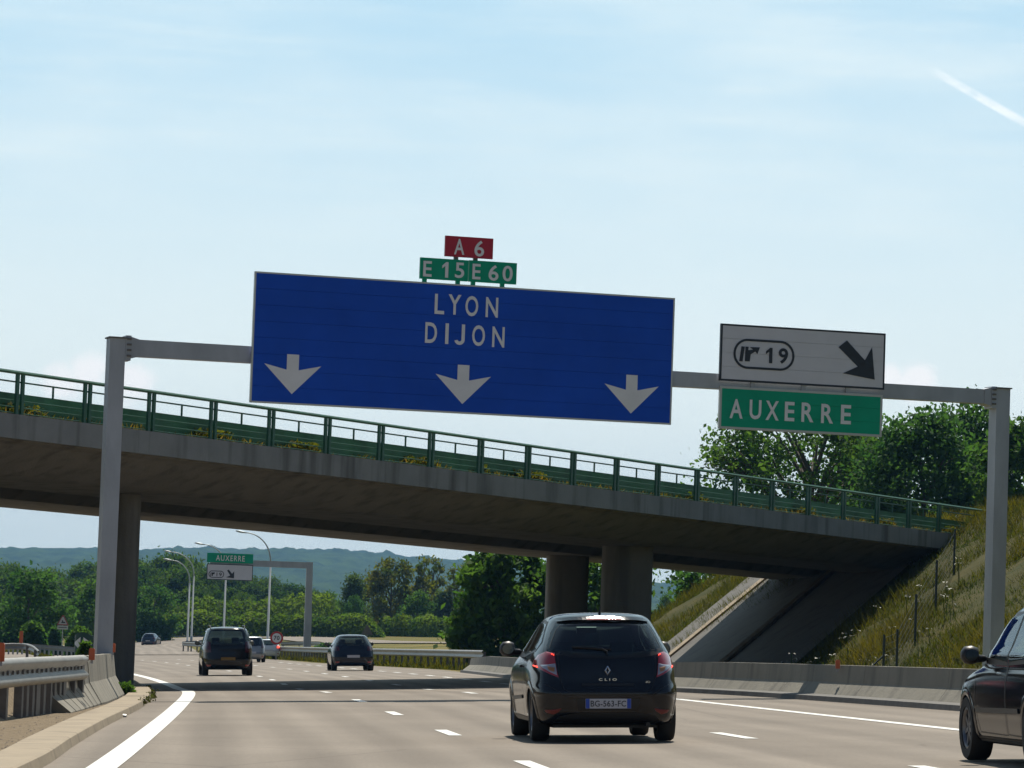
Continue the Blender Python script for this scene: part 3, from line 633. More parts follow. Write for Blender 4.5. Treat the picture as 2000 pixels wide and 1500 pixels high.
# ------------------------------------------------------------------ main gantry
gl = np.array([(197.5 - 1000) / F * 78 + .0, 78, 0.0]); gl[2] = float(prof(78)) ; gr = np.array([(1933 - 1000) / F * 84.0, 84.0, float(prof(84))])
OL, OR = W(gl), W(gr); GF = Frame(OL, OR - OL); span = (OR - OL).dot(GF.ex)
gan = empty('gantry', OL, GF.rot, 'grey steel sign gantry spanning the whole motorway in front of the bridge', 'gantry')
xl, ztop = GF.px(214, 661); xl2, _ = GF.px(240, 661); xr, ztr = GF.px(1970, 764); _, zb0 = GF.px(300, 665); _, zb1 = GF.px(300, 698)
zt = GF.px(300, 666)[1]; zbt = GF.px(300, 699)[1]; ztR = GF.px(1850, 757)[1]; zbR = GF.px(1850, 785)[1]
pw = .165
def post(x, top, z0):
    mb = MB(); mb.box((x - pw, -.2, z0), (x + pw, .2, top)); o = mb.build('post', M['gantry'], gan)
    mb = MB(); mb.box((x - pw - .03, -.24, top + .002), (x + pw + .03, .24, top + .03)); mb.build('cap', M['postdark'], o)
    mb = MB(); mb.box((x - .35, -.35, z0 - .02), (x + .35, .35, z0 + .05)); mb.build('base_plate', M['gantry'], o); return o
xL = (xl + xl2) / 2; xR = xr - pw - .05
zRb = (OR - OL).z
post(xL, ztop, -.3); pR = post(xR, ztR + .03, zRb - .3)
mb = MB(); mb.add([(xL + pw + .12, y, z) for y, z in ((-.15, zbt), (.15, zbt), (.15, zt), (-.15, zt))] + [(xR - pw - .12, y, z) for y, z in ((-.15, zbR), (.15, zbR), (.15, ztR), (-.15, ztR))], [(0, 1, 2, 3), (4, 7, 6, 5), (0, 4, 5, 1), (1, 5, 6, 2), (2, 6, 7, 3), (3, 7, 4, 0)]); mb.build('beam', M['gantry'], gan)
for x, s, zz, zbb in ((xL, 1, zt, zbt), (xR, -1, ztR, zbR)):
    mb = MB(); x0 = x + s * (pw + .002); x1 = x + s * (pw + .118)
    mb.box((min(x0, x1), -.21, zbb - .10), (max(x0, x1), .21, zz + .07)); a = x + s * (pw + .121); b = a + s * .16
    mb.prism([(a, zbb - .05), (b, zbb - .003), (b, zz + .003), (a, zz + .05)], -.18, .18); fl = mb.build('flange', M['gantry'], gan)
    mb = MB()
    for zz_ in np.linspace(zbb, zz, 4): mb.box((x + s * .24 - .045, -.25, zz_ - .02), (x + s * .24 + .045, -.211, zz_ + .02))
    mb.build('flange_bolts', M['postdark'], fl)
OFFS = -.30
bs = sign(GF, quad_to_rect(GF, (500, 530), (1321, 582), (486, 783), (1308, 832), OFFS), OFFS, M['blue'], M['edge'], .035, 'direction_sign', 'huge blue motorway sign reading LYON DIJON with three white lane arrows', 'road sign')
k = 1 / 92.0
letters(GF, bs, [('L', 858.3, 593.8, 18.6, 37.5), ('Y', 888, 595, 25, 37.5), ('O', 921.3, 598, 25, 38), ('N', 960.6, 600.4, 24, 37.5), ('D', 841.8, 649.9, 23, 38.5), ('I', 872.7, 651.7, 6.4, 38.5), ('J', 897.6, 653.5, 20, 38.5), ('O', 934.5, 655.6, 25, 39), ('N', 973.2, 658.3, 24, 38.5)], M['signwhite'])
ARW = [(-.13, .42), (.13, .42), (.13, .09), (.62, .20), (0, -.42), (-.62, .20), (-.13, .09)]
for i, c in enumerate(((571, 731), (904, 751), (1233, 770))):
    cx, cz = on(GF, bs, *c); poly_part('arrow', [(x + cx, z + cz) for x, z in ARW], bs, M['signwhite'])
for x in (-3.1, -1.2, .9, 3.0):       # brackets holding the panel to the beam
    mb = MB(); h = bs.get('z0'); mb.box((x - .05, .075, .12), (x + .05, .145, 2.5)); mb.build('bracket', M['galv'], bs)
ra = sign(GF, quad_to_rect(GF, (871, 460), (964, 466), (869, 500), (962, 506), OFFS), OFFS, M['signred'], M['signred'], .02, 'route_plate', 'small dark red plate reading A 6, topmost above the blue sign', 'road sign')
letters(GF, ra, [('A', 897, 482, 20, 29.5), ('6', 936, 485.5, 19, 30)], M['signwhite'])
re1 = sign(GF, quad_to_rect(GF, (822, 503), (915, 508), (820, 544), (913.5, 549), OFFS), OFFS, M['signgreen'], M['signgreen'], .02, 'route_plate', 'left green plate above the blue sign, reading E 15', 'road sign')
letters(GF, re1, [('E', 834.8, 525, 16.5, 29), ('1', 869.4, 527, 12, 29), ('5', 897.6, 528, 18, 29)], M['signwhite'])
re2 = sign(GF, quad_to_rect(GF, (917, 508), (1010, 514), (915.5, 550), (1008, 555), OFFS), OFFS, M['signgreen'], M['signgreen'], .02, 'route_plate', 'right green plate above the blue sign, reading E 60', 'road sign')
letters(GF, re2, [('E', 930.5, 530.5, 16, 29), ('6', 963.8, 533, 19.5, 29.5), ('0', 991.2, 534.4, 20, 29.5)], M['signwhite'])
for r, xs_ in ((ra, (892, 930)), (re1, (832, 897)), (re2, (927, 984))):
    for x in xs_:
        a, _ = on(GF, r, x, 500); mb = MB(); mb.box((a - .045, .02, -.16), (a + .045, .09, .002)); mb.build('bracket', M['signgreen'] if r is not ra else M['postdark'], r)
ex = sign(GF, quad_to_rect(GF, (1409, 633), (1730, 650), (1405, 744), (1727, 760), OFFS), OFFS, M['signgrey'], M['signblack'], .04, 'exit_sign', 'white exit sign with 19 in an oblong ring and a black diagonal arrow', 'road sign')
def ring_poly(fr, r, c, w, h, t):
    cx, cz = on(fr, r, *c); out = []; mb = MB(); n = 20
    def stadium(w, h):
        rr = h / 2 * .98; p = []
        for s in (1, -1):
            for i in range(n + 1):
                a = -math.pi / 2 + math.pi * i / n; p.append((cx + s * (w / 2 - rr + rr * math.cos(a)), cz + s * rr * math.sin(a)))
        return p
    A, B = stadium(w, h), stadium(w - 2 * t, h - 2 * t); m_ = len(A)
    vs = [(x, -.012, z) for x, z in A] + [(x, -.012, z) for x, z in B] + [(x, -.004, z) for x, z in A] + [(x, -.004, z) for x, z in B]
    fs = [(i, (i + 1) % m_, m_ + (i + 1) % m_, m_ + i) for i in range(m_)] + [(i, 2 * m_ + i, 2 * m_ + (i + 1) % m_, (i + 1) % m_) for i in range(m_)] + [(m_ + i, m_ + (i + 1) % m_, 3 * m_ + (i + 1) % m_, 3 * m_ + i) for i in range(m_)]
    mb.add(vs, fs); return mb.build('exit_ring', M['signblack'], r)
ring_poly(GF, ex, (1492, 693), 132 * k, 62 * k, .05)
letters(GF, ex, [('1', 1502, 694.3, 13, 29.5), ('9', 1529.6, 695.5, 19.5, 30)], M['signblack'], -.012, .024)
pp = lambda pts: [on(GF, ex, *q) for q in pts]
poly_part('exit_symbol', pp([(1448, 676.5), (1454.5, 677), (1450, 706), (1443.5, 705.5)]), ex, M['signblack'])
poly_part('exit_symbol', pp([(1456, 677), (1462, 677.5), (1461, 684), (1470.5, 683), (1464.5, 678), (1484, 678.5), (1479, 691.5), (1475, 686.5), (1466, 692), (1464, 706), (1454.5, 705.5)]), ex, M['signblack'])
poly_part('arrow', pp([(1654, 665), (1637.5, 678), (1675, 716), (1646, 729), (1708, 741.5), (1703, 678.5), (1689, 704)]), ex, M['signblack'])
au = sign(GF, quad_to_rect(GF, (1406, 754), (1725, 771), (1404, 837), (1721, 853), OFFS), OFFS, M['signgreen'], M['edge'], .05, 'destination_sign', 'green sign reading AUXERRE hanging under the white exit sign', 'road sign')
letters(GF, au, [('A', 1437.8, 798.3, 26.5, 37), ('U', 1475.2, 800, 24, 37), ('X', 1508, 802, 27, 37), ('E', 1542, 803.7, 20, 37), ('R', 1577, 805.5, 25, 37), ('R', 1615.4, 808, 25, 37), ('E', 1652, 809.7, 21, 37)], M['signwhite'], -.010, .020)
for x in (-1.15, .05, 1.1):
    mb = MB(); h = au['z0']; zt_ = (quad_to_rect(GF, (1406, 754), (1725, 771), (1404, 837), (1721, 853), OFFS)[3] - h); mb.box((x - .05, .02, zt_ - .02), (x + .05, .09, zt_ + .16)); mb.build('bracket', M['galv'], au)

# ------------------------------------------------------------------ far cantilever sign
p0 = onground(600, 268.0); CF = Frame(W(p0), W(1, .12, 0)); k2 = 268 / F
cg = empty('cantilever_gantry', CF.O, CF.rot, 'grey cantilever sign post with one arm reaching left over the exit lane', 'gantry')
t0 = CF.px(605, 1098); a0 = CF.px(497, 1094); a1 = CF.px(497, 1105); xlft = CF.px(405, 1090)[0]
mb = MB(); mb.add([(x + dx, y, z) for (x, z, w) in ((0, -.4, .27), (t0[0], t0[1], .22)) for dx, y in ((-w, -w), (w, -w), (w, w), (-w, w))], [(0, 3, 2, 1), (4, 5, 6, 7), (0, 1, 5, 4), (1, 2, 6, 5), (2, 3, 7, 6), (3, 0, 4, 7)]); mb.build('post', M['gantry'], cg)
mb = MB(); mb.box((xlft + .2, -.17, a1[1] - .05), (t0[0] - .225, .17, t0[1] - .02)); mb.build('beam', M['gantry'], cg)
s1 = sign(CF, quad_to_rect(CF, (405, 1079), (495, 1083), (404, 1098), (494, 1100.5), -.3), -.3, M['signgreen'], M['signgreen'], .04, 'destination_sign', 'small distant green sign reading AUXERRE on the cantilever arm', 'road sign')
cx, cz = on(CF, s1, 450, 1090.5); put_text('AUXERRE', s1, cx, cz, 56 * k2, 11 * k2, M['signwhite'], -.01, .01, 1.2)
s2 = sign(CF, quad_to_rect(CF, (404.5, 1100.5), (494.5, 1104), (403.5, 1131), (493, 1135.5), -.3), -.3, M['signgrey'], M['signblack'], .05, 'exit_sign', 'small distant white exit sign with black arrow under the cantilever arm', 'road sign')
ring_poly(CF, s2, (422.5, 1121.5), 30 * k2, 14 * k2, .05); cx, cz = on(CF, s2, 428, 1122); put_text('19', s2, cx, cz, 10 * k2, 7.5 * k2, M['signblack'], -.012, .012)
q2 = lambda pts: [on(CF, s2, *q) for q in pts]
poly_part('exit_symbol', q2([(411.5, 1118), (413, 1118), (412, 1125), (410.5, 1125)]), s2, M['signblack'])
poly_part('exit_symbol', q2([(413.8, 1118), (420, 1118), (418.5, 1121.5), (416, 1121.5), (415.5, 1125), (413.2, 1125)]), s2, M['signblack'])
poly_part('arrow', q2([(447, 1112.5), (443.5, 1114), (449.5, 1124), (441.5, 1127.5), (457, 1129.5), (457.5, 1116), (453, 1120.5)]), s2, M['signblack'])

# ------------------------------------------------------------------ street lamps on the exit loop
def lamp(base, heads, H, label):
    r = empty('street_lamp', W(base), None, label, 'street lamp', 'lamps beside the exit loop')
    mb = MB(); mb.tube([(0, 0, -.3), (0, 0, .6), (0, 0, .62), (0, 0, H * .74)], [.17, .16, .12, .085], 10); mb.build('pole', M['lampgrey'], r, smooth=True)
    for dx, top, dy in heads:
        pts = []
        for i in range(14):
            t = i / 13; a = t * math.pi / 2; pts.append((dx * (1 - math.cos(a)) * .95, dy * (1 - math.cos(a)), H * .74 + (top - H * .74) * math.sin(a)**.9))
        mb = MB(); mb.tube(pts, [.08 - .035 * i / 13 for i in range(14)], 8); arm = mb.build('arm', M['lampgrey'], r, smooth=True)
        e = pts[-1]; s = 1 if dx > 0 else -1; mb = MB(); sl = .25
        for u, w_, h_ in ((-.15, .05, .05),): pass
        ring = []
        for u, w_, h_ in ((-.2, .05, .05), (.1, .13, .09), (.55, .15, .11), (.9, .05, .05)):
            x = e[0] + s * u; z = e[2] + u * sl * .55
            ring.append([(x, e[1] + w_ * math.cos(2 * math.pi * j / 10), z + h_ * math.sin(2 * math.pi * j / 10)) for j in range(10)])
        mb.add([v for q in ring for v in q], [(i * 10 + j, i * 10 + (j + 1) % 10, i * 10 + 10 + (j + 1) % 10, i * 10 + 10 + j) for i in range(3) for j in range(10)] + [tuple(range(10)), tuple(range(30, 40))])
        mb.build('lamp_head', M['lampgrey'], arm, smooth=True)
    return r
for bx, Y, hx_, hy_, lab in ((367, 420, 332, 1094, 'street lamp nearest the pillar, standing on the nose of the grass island'), (375, 455, 332, 1078, 'street lamp just behind the lamp on the island nose, its head a little higher'),
                             (437, 400, 394, 1063, 'street lamp half hidden by the far green and white exit sign'), (523, 356, 476, 1040, 'tallest looking street lamp, right of the far exit sign')):
    b = onground(bx, Y); wb = W(b); hd = Vector(W(P(hx_, hy_, Y))) - wb; lamp(b, [(hd.x, hd.z, 0)], hd.z, lab)

# ------------------------------------------------------------------ small roadside signs
def upright_sign(p, label, name='warning_sign'):
    return empty(name, W(p), None, label, 'road sign')
def disc(r, cz, rad, t0, t1, m, name, n=32):
    mb = MB(); mb.prism([(rad * math.cos(2 * math.pi * i / n), cz + rad * math.sin(2 * math.pi * i / n)) for i in range(n)], t0, t1); return mb.build(name, m, r)
b = onground(541, 262); b[0] = (540 - 1000) / F * 262; r = upright_sign(b, 'round white speed limit sign with red border reading 70', 'speed_sign'); cz = (Vector(W(P(541, 1246, 262))) - r.location)
mb = MB(); mb.box((-.03, .03, -.3), (.03, .09, cz.z)); mb.build('sign_post', M['galv'], r)
disc(r, cz.z, .46, 0, .03, M['red'], 'border'); d_ = disc(r, cz.z, .33, -.012, .0, M['signwhite'], 'disc'); put_text('70', r, 0, cz.z, .40, .30, M['signblack'], -.02, .02)
M['reddull'] = mat('shade-dimmed red border', (.25, .05, .05), .6); M['signdull'] = mat('shade-dimmed white sign', (.38, .40, .38), .6)  # shade on the triangular sign's face put into duller red and white
def tri_sign(p, cz, s, label, plate=False, back=False):
    r = upright_sign(p, label); mb = MB(); mb.box((-.03, .04, -.3), (.03, .1, cz)); mb.build('sign_post', M['galv'], r)
    t = lambda s: [(-s * .5, cz - s * .30), (s * .5, cz - s * .30), (s * .06, cz + s * .54), (-s * .06, cz + s * .54)]
    poly_part('border', t(s), r, M['postdark'] if back else M['reddull'], 0, .03)
    if not back:
        poly_part('face', [(x, z + .0) for x, z in t(s * .74)], r, M['signdull'], -.012, .01)
        poly_part('pictogram', [(-.18 * s, cz - .12 * s), (.2 * s, cz - .14 * s), (.22 * s, cz - .02 * s), (.05 * s, cz - .02 * s), (0, cz + .12 * s), (-.08 * s, cz + .1 * s), (-.06 * s, cz - .02 * s)], r, M['signblack'], -.024, .01)
    if plate: poly_part('plate', [(-s * .45, cz - s * .66), (s * .45, cz - s * .66), (s * .45, cz - s * .34), (-s * .45, cz - s * .34)], r, M['signdull'], 0, .03); poly_part('plate_text', [(-s * .34, cz - s * .53), (s * .34, cz - s * .53), (s * .34, cz - s * .47), (-s * .34, cz - s * .47)], r, M['signblack'], -.012, .01)
    return r
b = onground(122, 290); tri_sign(b, (Vector(W(P(123, 1214, 290))) - Vector(W(b))).z, .92, 'triangular warning sign with red border and small plate, left of the gantry post', True)
b = onground(716, 300); tri_sign(b, (Vector(W(P(716, 1233, 300))) - Vector(W(b))).z, .95, 'grey back of a triangular sign just right of the dark hatchback roof', False, True)
# green divergence beacon (nose marker) with two white chevron halves
b = onground(165, 175); b[0] = (165 - 1000) / F * 175; r = empty('divergence_marker', W(b), W_rot := Matrix.Rotation(R_(-12), 3, 'Z'), 'dark green rounded nose marker with white triangles behind the left barrier', 'road sign')
mb = MB(); n = 24; zc = (Vector(W(P(165, 1252, 175))) - r.location).z; rad = .46
fr = [(rad * 1.0 * math.cos(a), -rad * .8 * math.sin(a)) for a in np.linspace(0, math.pi, n)]
top = [(x, y, zc + .42 - .18 * abs(x / rad)**1.5) for x, y in fr]; bot = [(x, y, zc - .75) for x, y in fr]
mb.add(bot + top, [(i, i + 1, n + i + 1, n + i) for i in range(n - 1)] + [tuple(range(n, 2 * n)), tuple(range(n))[::-1], (0, n, 2 * n - 1, n - 1)]); M['markgreen'] = mat('dark green marker plastic', (.01, .05, .04), .5); mb.build('shell', M['markgreen'], r)
for s in (-1, 1):
    mb = MB(); pts = [(.08, .26), (.08, -.26), (.42, 0)]; vs = []
    for t in np.linspace(0, 1, 7):
        x = .07 + .34 * t; h = .30 * (1 - t * .85); a = math.acos(min(1, x / rad)); y = -rad * .8 * math.sin(a) - .012
        vs += [(s * x, y, zc - .12 - h), (s * x, y, zc - .12 + h)]
    mb.add(vs, [(2 * i, 2 * i + 2, 2 * i + 3, 2 * i + 1) for i in range(6)]); mb.build('chevron', M['signwhite'], r)
# wire mesh fence climbing the right slope
fp = []
for px, py, Y in ((1722, 1300, 108), (1748, 1235, 111), (1785, 1160, 116), (1826, 1095, 121), (1862, 1045, 126)):
    x = (px - 1000) / F * Y; fp.append(np.array([x, Y, float(ground_h(x, Y))]))
fence = empty('wire_fence', W(fp[0]), None, 'thin wire mesh fence on dark posts climbing the grassy slope', 'fence')
M['fence'] = mat('fence wire', (.06, .075, .07), .6, .3); p1 = None
for q in fp:
    if p1 is None: mb = MB(); mb.tube([(0, 0, -.3), (0, 0, 1.5)], .036, 8); p1 = mb.build('fence_post', M['fence'], fence); o = p1
    else: o = clone(p1, fence)
    o.location = W(q) - fence.location
mb = MB(); mb.tube([(0, 0, .9), (-.9, -.2, .02)], .028, 8); mb.build('brace', M['fence'], fence)
mb = MB()
for h in np.linspace(.1, 1.4, 7): mb.tube([W(q) - fence.location + Vector((0, 0, h)) for q in fp], .0035, 4)
for a_, b_ in zip(fp[:-1], fp[1:]):
    for t in np.linspace(0, 1, 16)[:-1]: q = W(a_ * (1 - t) + b_ * t) - fence.location; mb.tube([q + Vector((0, 0, .1)), q + Vector((0, 0, 1.4))], .0035, 4)
mb.build('wire_mesh', M['fence'], fence)
# crushed cans in the gutter
for i, (px, py, lab) in enumerate(((245, 1401, 'crushed shiny can lying in the gutter by the kerb'), (283, 1377, 'pale scrap of litter lying in the gutter nearer the pillar'))):
    g_ = G(px, py); r = MB(); r.lathe([(0, -.05), (.028, -.05), (.033, -.04), (.026, 0), (.033, .045), (.028, .05), (0, .05)], 10, 'x'); o = r.build('crushed_can' if i == 0 else 'litter', M['edge'] if i == 0 else M['signwhite']); o.location = W(g_[0] - .05, g_[1], g_[2] + .03); o.rotation_euler = (.2, .1, .5 + i); o.scale = (1.3, 1.2, .8); tag(o, lab, 'litter')

# ------------------------------------------------------------------ cars
M['paint_black'] = mat('black car paint', (.006, .0075, .012), .10, 0, coat=0, spec=.5)
M['paint_navy'] = mat('dark blue car paint', (.008, .012, .026), .12, 0, coat=0, spec=.5)
M['paint_silver'] = mat('silver car paint', (.30, .31, .32), .3, .5, coat=.5)
M['paint_white'] = mat('white car paint', (.62, .66, .70), .3, 0, coat=.5)
M['paint_grey'] = mat('blue grey car paint', (.06, .08, .13), .25, .3, coat=.5)
M['tyre'] = mat('tyre rubber', (.012, .012, .013), .8, var=.2, scale=8)
M['rim'] = mat('alloy wheel', (.22, .22, .23), .4, .8)
M['trim'] = mat('black trim', (.010, .010, .011), .45)
M['seat'] = mat('dark seat cloth', (.012, .013, .016), .9)
M['chrome'] = mat('chrome', (.65, .66, .68), .15, 1.0)
M['mirror'] = mat('mirror glass', (.10, .11, .12), .08, 1.0)
M['lampred'] = mat('red lamp lens', (.30, .012, .022), .15, coat=.8)
M['lampclear'] = mat('clear lamp lens', (.33, .33, .38), .2, .3, coat=.8)
M['lampamber'] = mat('amber lamp lens', (.30, .13, .04), .3, coat=.5)
M['brake'] = mat('lit brake lamp', (.5, .02, .02), .3, emit=((1, .06, .03), 2.2))
M['plate'] = mat('number plate white', (.50, .50, .54), .4)
M['plateblue'] = mat('number plate blue band', (.01, .06, .42), .4)
M['plateyellow'] = mat('number plate yellow', (.20, .11, .015), .4)
M['glass'] = glassmat('tinted glass', (.66, .80, .75), f0=.04); M['glassdark'] = glassmat('dark glass', (.12, .15, .15), f0=.08)
def catmull(rows, m):
    r = np.array(rows, float); n = len(r); t = np.arange(n); tt = np.linspace(0, n - 1, m); return np.stack([pchip(t, r[:, i])(tt) for i in range(r.shape[1])], 1)
class Car:
    def __init__(s, name, label, X, Y, head, rings, paint, hq=True, cat='car', lift=0.0):
        s.hq = hq; s.T = catmull(rows_fix(rings), 90 if hq else 48); s.paint = paint
        s.root = empty(name, W(X, Y, float(prof(Y)) + .006 + lift), RB @ Matrix.Rotation(R_(head), 3, 'Z'), label, cat); s.holes = []; s.arches = []
    def at(s, z): return [np.interp(z, s.T[:, 0], s.T[:, i]) for i in (1, 2, 3, 4)]
    def side(s, y, z, off=0.0, sg=-1):
        yr, yf, w, n = s.at(z); c = (yr + yf) / 2; l = (yf - yr) / 2; k = max(0, 1 - abs((y - c) / l)**n)**(1 / n) if abs(y - c) < l else 0
        return (sg * (w * k + off), y, z)
    def rear(s, x, z, off=0.0, front=False):
        yr, yf, w, n = s.at(z); c = (yr + yf) / 2; l = (yf - yr) / 2; q = min(abs(x / w), .995); k = (1 - q**n)**(1 / n)
        return (x, c + l * k + off if front else c - l * k - off, z)
    def poly_rows(s, poly, nz):
        zs = [p[1] for p in poly]; out = []
        for z in np.linspace(min(zs) + 1e-4, max(zs) - 1e-4, nz):
            xs = []
            for (x0, z0), (x1, z1) in zip(poly, poly[1:] + poly[:1]):
                if (z0 <= z) != (z1 <= z): xs.append(x0 + (x1 - x0) * (z - z0) / (z1 - z0))
            if len(xs) >= 2: out.append((z, min(xs), max(xs)))
        return out
    def patch(s, name, poly, mapf, m, off, parent=None, nz=10, nx=14, skirt=.015, smooth=True):
        rows = s.poly_rows(poly, nz); mb = MB(); Pn = np.array([[mapf(a + (b - a) * j / (nx - 1), z, off) for j in range(nx)] for z, a, b in rows]); mb.grid(Pn)
        if skirt:
            n, k = Pn.shape[:2]; loop = [(0, j) for j in range(k)] + [(i, k - 1) for i in range(1, n)] + [(n - 1, j) for j in range(k - 2, -1, -1)] + [(i, 0) for i in range(n - 2, 0, -1)]
            Q = np.array([[mapf(a + (b - a) * j / (nx - 1), z, off - skirt) for j in range(nx)] for z, a, b in rows]); o = len(mb.v)
            mb.v += [tuple(Q[i, j]) for i, j in loop]; L = len(loop); idx = [i * k + j for i, j in loop]; mb.f += [(idx[a], idx[(a + 1) % L], o + (a + 1) % L, o + a) for a in range(L)]
        return mb.build(name, m, parent or s.root, smooth=False, autosmooth=50)
    def strip(s, name, pts, mapf, w, m, off=.004, parent=None, closed=False):
        mb = MB(); out = []
        for (a, b), (c, d) in zip(pts[:-1], pts[1:]):
            n = max(2, int(math.hypot(c - a, d - b) / .05)); out += [(a + (c - a) * i / n, b + (d - b) * i / n) for i in range(n)]
        out.append(pts[-1]); v = []; 
        for i, (x, z) in enumerate(out):
            x0, z0 = out[max(i - 1, 0)]; x1, z1 = out[min(i + 1, len(out) - 1)]; l = math.hypot(x1 - x0, z1 - z0) or 1; nx_, nz_ = -(z1 - z0) / l * w / 2, (x1 - x0) / l * w / 2
            v += [mapf(x + nx_, z + nz_, off), mapf(x - nx_, z - nz_, off)]
        mb.add(v, [(2 * i, 2 * i + 1, 2 * i + 3, 2 * i + 2) for i in range(len(out) - 1)]); return mb.build(name, m, parent or s.root)
    def window(s, name, poly, which, glass=None, sg=-1, frit=True):
        glass = glass or M['glass']
        mapf = {'rear': lambda a, z, o: s.rear(a, z, o), 'front': lambda a, z, o: s.rear(a, z, o, True), 'side': lambda a, z, o: s.side(a, z, o, sg)}[which]
        s.holes.append((which, sg, poly)); c = np.mean(poly, 0); o = s.patch(name, poly, mapf, glass, .006, nz=14, nx=18, skirt=0)
        if frit:
            dense = []
            for p, q in zip(poly, poly[1:] + poly[:1]):
                for i in range(6): dense.append((p[0] + (q[0] - p[0]) * i / 6, p[1] + (q[1] - p[1]) * i / 6))
            f = [(p[0] - c[0], p[1] - c[1]) for p in dense]; sx = max(abs(p[0]) for p in f); sz = max(abs(p[1]) for p in f); kx, kz = .035 / sx, .035 / sz
            A = [mapf(c[0] + x * (1 + kx), c[1] + z * (1 + kz), .003) for x, z in f]; B = [mapf(c[0] + x * (1 - kx * 1.1), c[1] + z * (1 - kz * 1.1), .003) for x, z in f]; n = len(f)
            mb = MB(); mb.add(A + B, [(i, (i + 1) % n, n + (i + 1) % n, n + i) for i in range(n)]); mb.build('window_trim', M['trim'], o)
        return o
    def body(s):
        kq = 64 if s.hq else 28; V = []
        for z, yr, yf, w, n in s.T:
            c = (yr + yf) / 2; l = (yf - yr) / 2; ph = np.linspace(0, math.pi / 2, 500); x = w * np.cos(ph)**(2 / n); y = l * np.sin(ph)**(2 / n)
            d = np.concatenate([[0], np.cumsum(np.hypot(np.diff(x), np.diff(y)))]); t = np.linspace(0, d[-1], kq + 1); qx = np.interp(t, d, x); qy = np.interp(t, d, y)
            xs = np.concatenate([qx, -qx[::-1][1:], -qx[1:], qx[::-1][1:-1]]); ys = np.concatenate([qy, qy[::-1][1:], -qy[1:], -qy[::-1][1:-1]]); V.append(np.stack([xs, ys + c, np.full(len(xs), z)], 1))
        V = np.array(V); nr, k = V.shape[:2]; fs = []
        from_poly = lambda poly, a, z: sum(((z0 <= z) != (z1 <= z)) and a < x0 + (x1 - x0) * (z - z0) / (z1 - z0) for (x0, z0), (x1, z1) in zip(poly, poly[1:] + poly[:1])) % 2 == 1
        for i in range(nr - 1):
            yr, yf = s.T[i, 1], s.T[i, 2]
            for j in range(k):
                q = (V[i, j] + V[i, (j + 1) % k] + V[i + 1, j] + V[i + 1, (j + 1) % k]) / 4; drop = False
                for which, sg, poly in s.holes:
                    if which == 'side': drop |= sg * q[0] > .35 and yr + .12 < q[1] and from_poly(poly, q[1], q[2])
                    elif which == 'rear': drop |= q[1] < yr + .35 and from_poly(poly, q[0], q[2])
                    else: drop |= q[1] > yf - .45 and from_poly(poly, q[0], q[2])
                for yw, zw, r in s.arches: drop |= abs(q[0]) > .45 and (q[1] - yw)**2 + (q[2] - zw)**2 < r * r
                if not drop: fs.append((i * k + j, i * k + (j + 1) % k, (i + 1) * k + (j + 1) % k, (i + 1) * k + j))
        fs.append(tuple(range(k))[::-1]); fs.append(tuple(range((nr - 1) * k, nr * k)))
        mb = MB(); mb.add(V.reshape(-1, 3), fs); return mb.build('body', s.paint, s.root, smooth=True, fix=False)
    def wheel(s, y, sg, r=.31, w=.20, track=.73, spokes=6):
        mb = MB(); ri = r * .66; h = w / 2; prof_ = [(ri, -h), (r * .93, -h * 1.04), (r, -h * .75), (r, h * .75), (r * .93, h * 1.04), (ri, h), (ri * .98, 0), (ri, -h)]; mb.lathe(prof_, 36, 'x'); t = mb.build('wheel', M['tyre'], s.root, autosmooth=40); t.location = (sg * track, y, r)
        mb = MB(); o = sg * h * .9; mb.lathe([(ri, o * .4), (ri, o), (ri * .9, o * 1.02), (ri * .84, o * .7), (ri * .84, o * .4)], 36, 'x'); mb.lathe([(0, o * .75), (ri * .2, o * .75), (ri * .24, o * .4)], 16, 'x')
        for i in range(spokes):
            a = 2 * math.pi * i / spokes; mt = Matrix.Rotation(a, 4, 'X'); x0, x1 = sorted((o * .35, o * .8)); mb.box((x0, -ri * .10, ri * .15), (x1, ri * .10, ri * .9), mt)
        mb.lathe([(0, o * .2), (ri * .85, o * .2)], 24, 'x'); mb.build('rim', M['rim'], t, autosmooth=40); return t
    def wells(s, r, track):
        for yw, zw, ra in s.arches:
            for sg in (-1, 1): mb = MB(); mb.lathe([(ra, sg * (track + .05)), (ra, sg * (track - .2)), (0.0, sg * (track - .2))], 28, 'x', (0, yw, zw)); mb.v = [(a_, b_, max(c_, .215)) for a_, b_, c_ in mb.v]; mb.build('wheel_arch_liner', M['trim'], s.root)
        if s.hq:
            for yw, zw, ra in s.arches:
                for sg in (-1, 1):
                    mb = MB(); n = 26; v = []
                    for i in range(n + 1):
                        a = math.pi * (-.12 + 1.24 * i / n); 
                        for rr, of in ((ra - .035, .004), (ra + .01, .014), (ra + .05, .003)): v.append(s.side(yw + rr * math.cos(a), max(zw + rr * math.sin(a), .205), of, sg))
                    mb.add(v, [(3 * i + j, 3 * i + j + 1, 3 * i + 4 + j, 3 * i + 3 + j) for i in range(n) for j in (0, 1)]); mb.build('wheel_arch', s.paint, s.root, smooth=True)
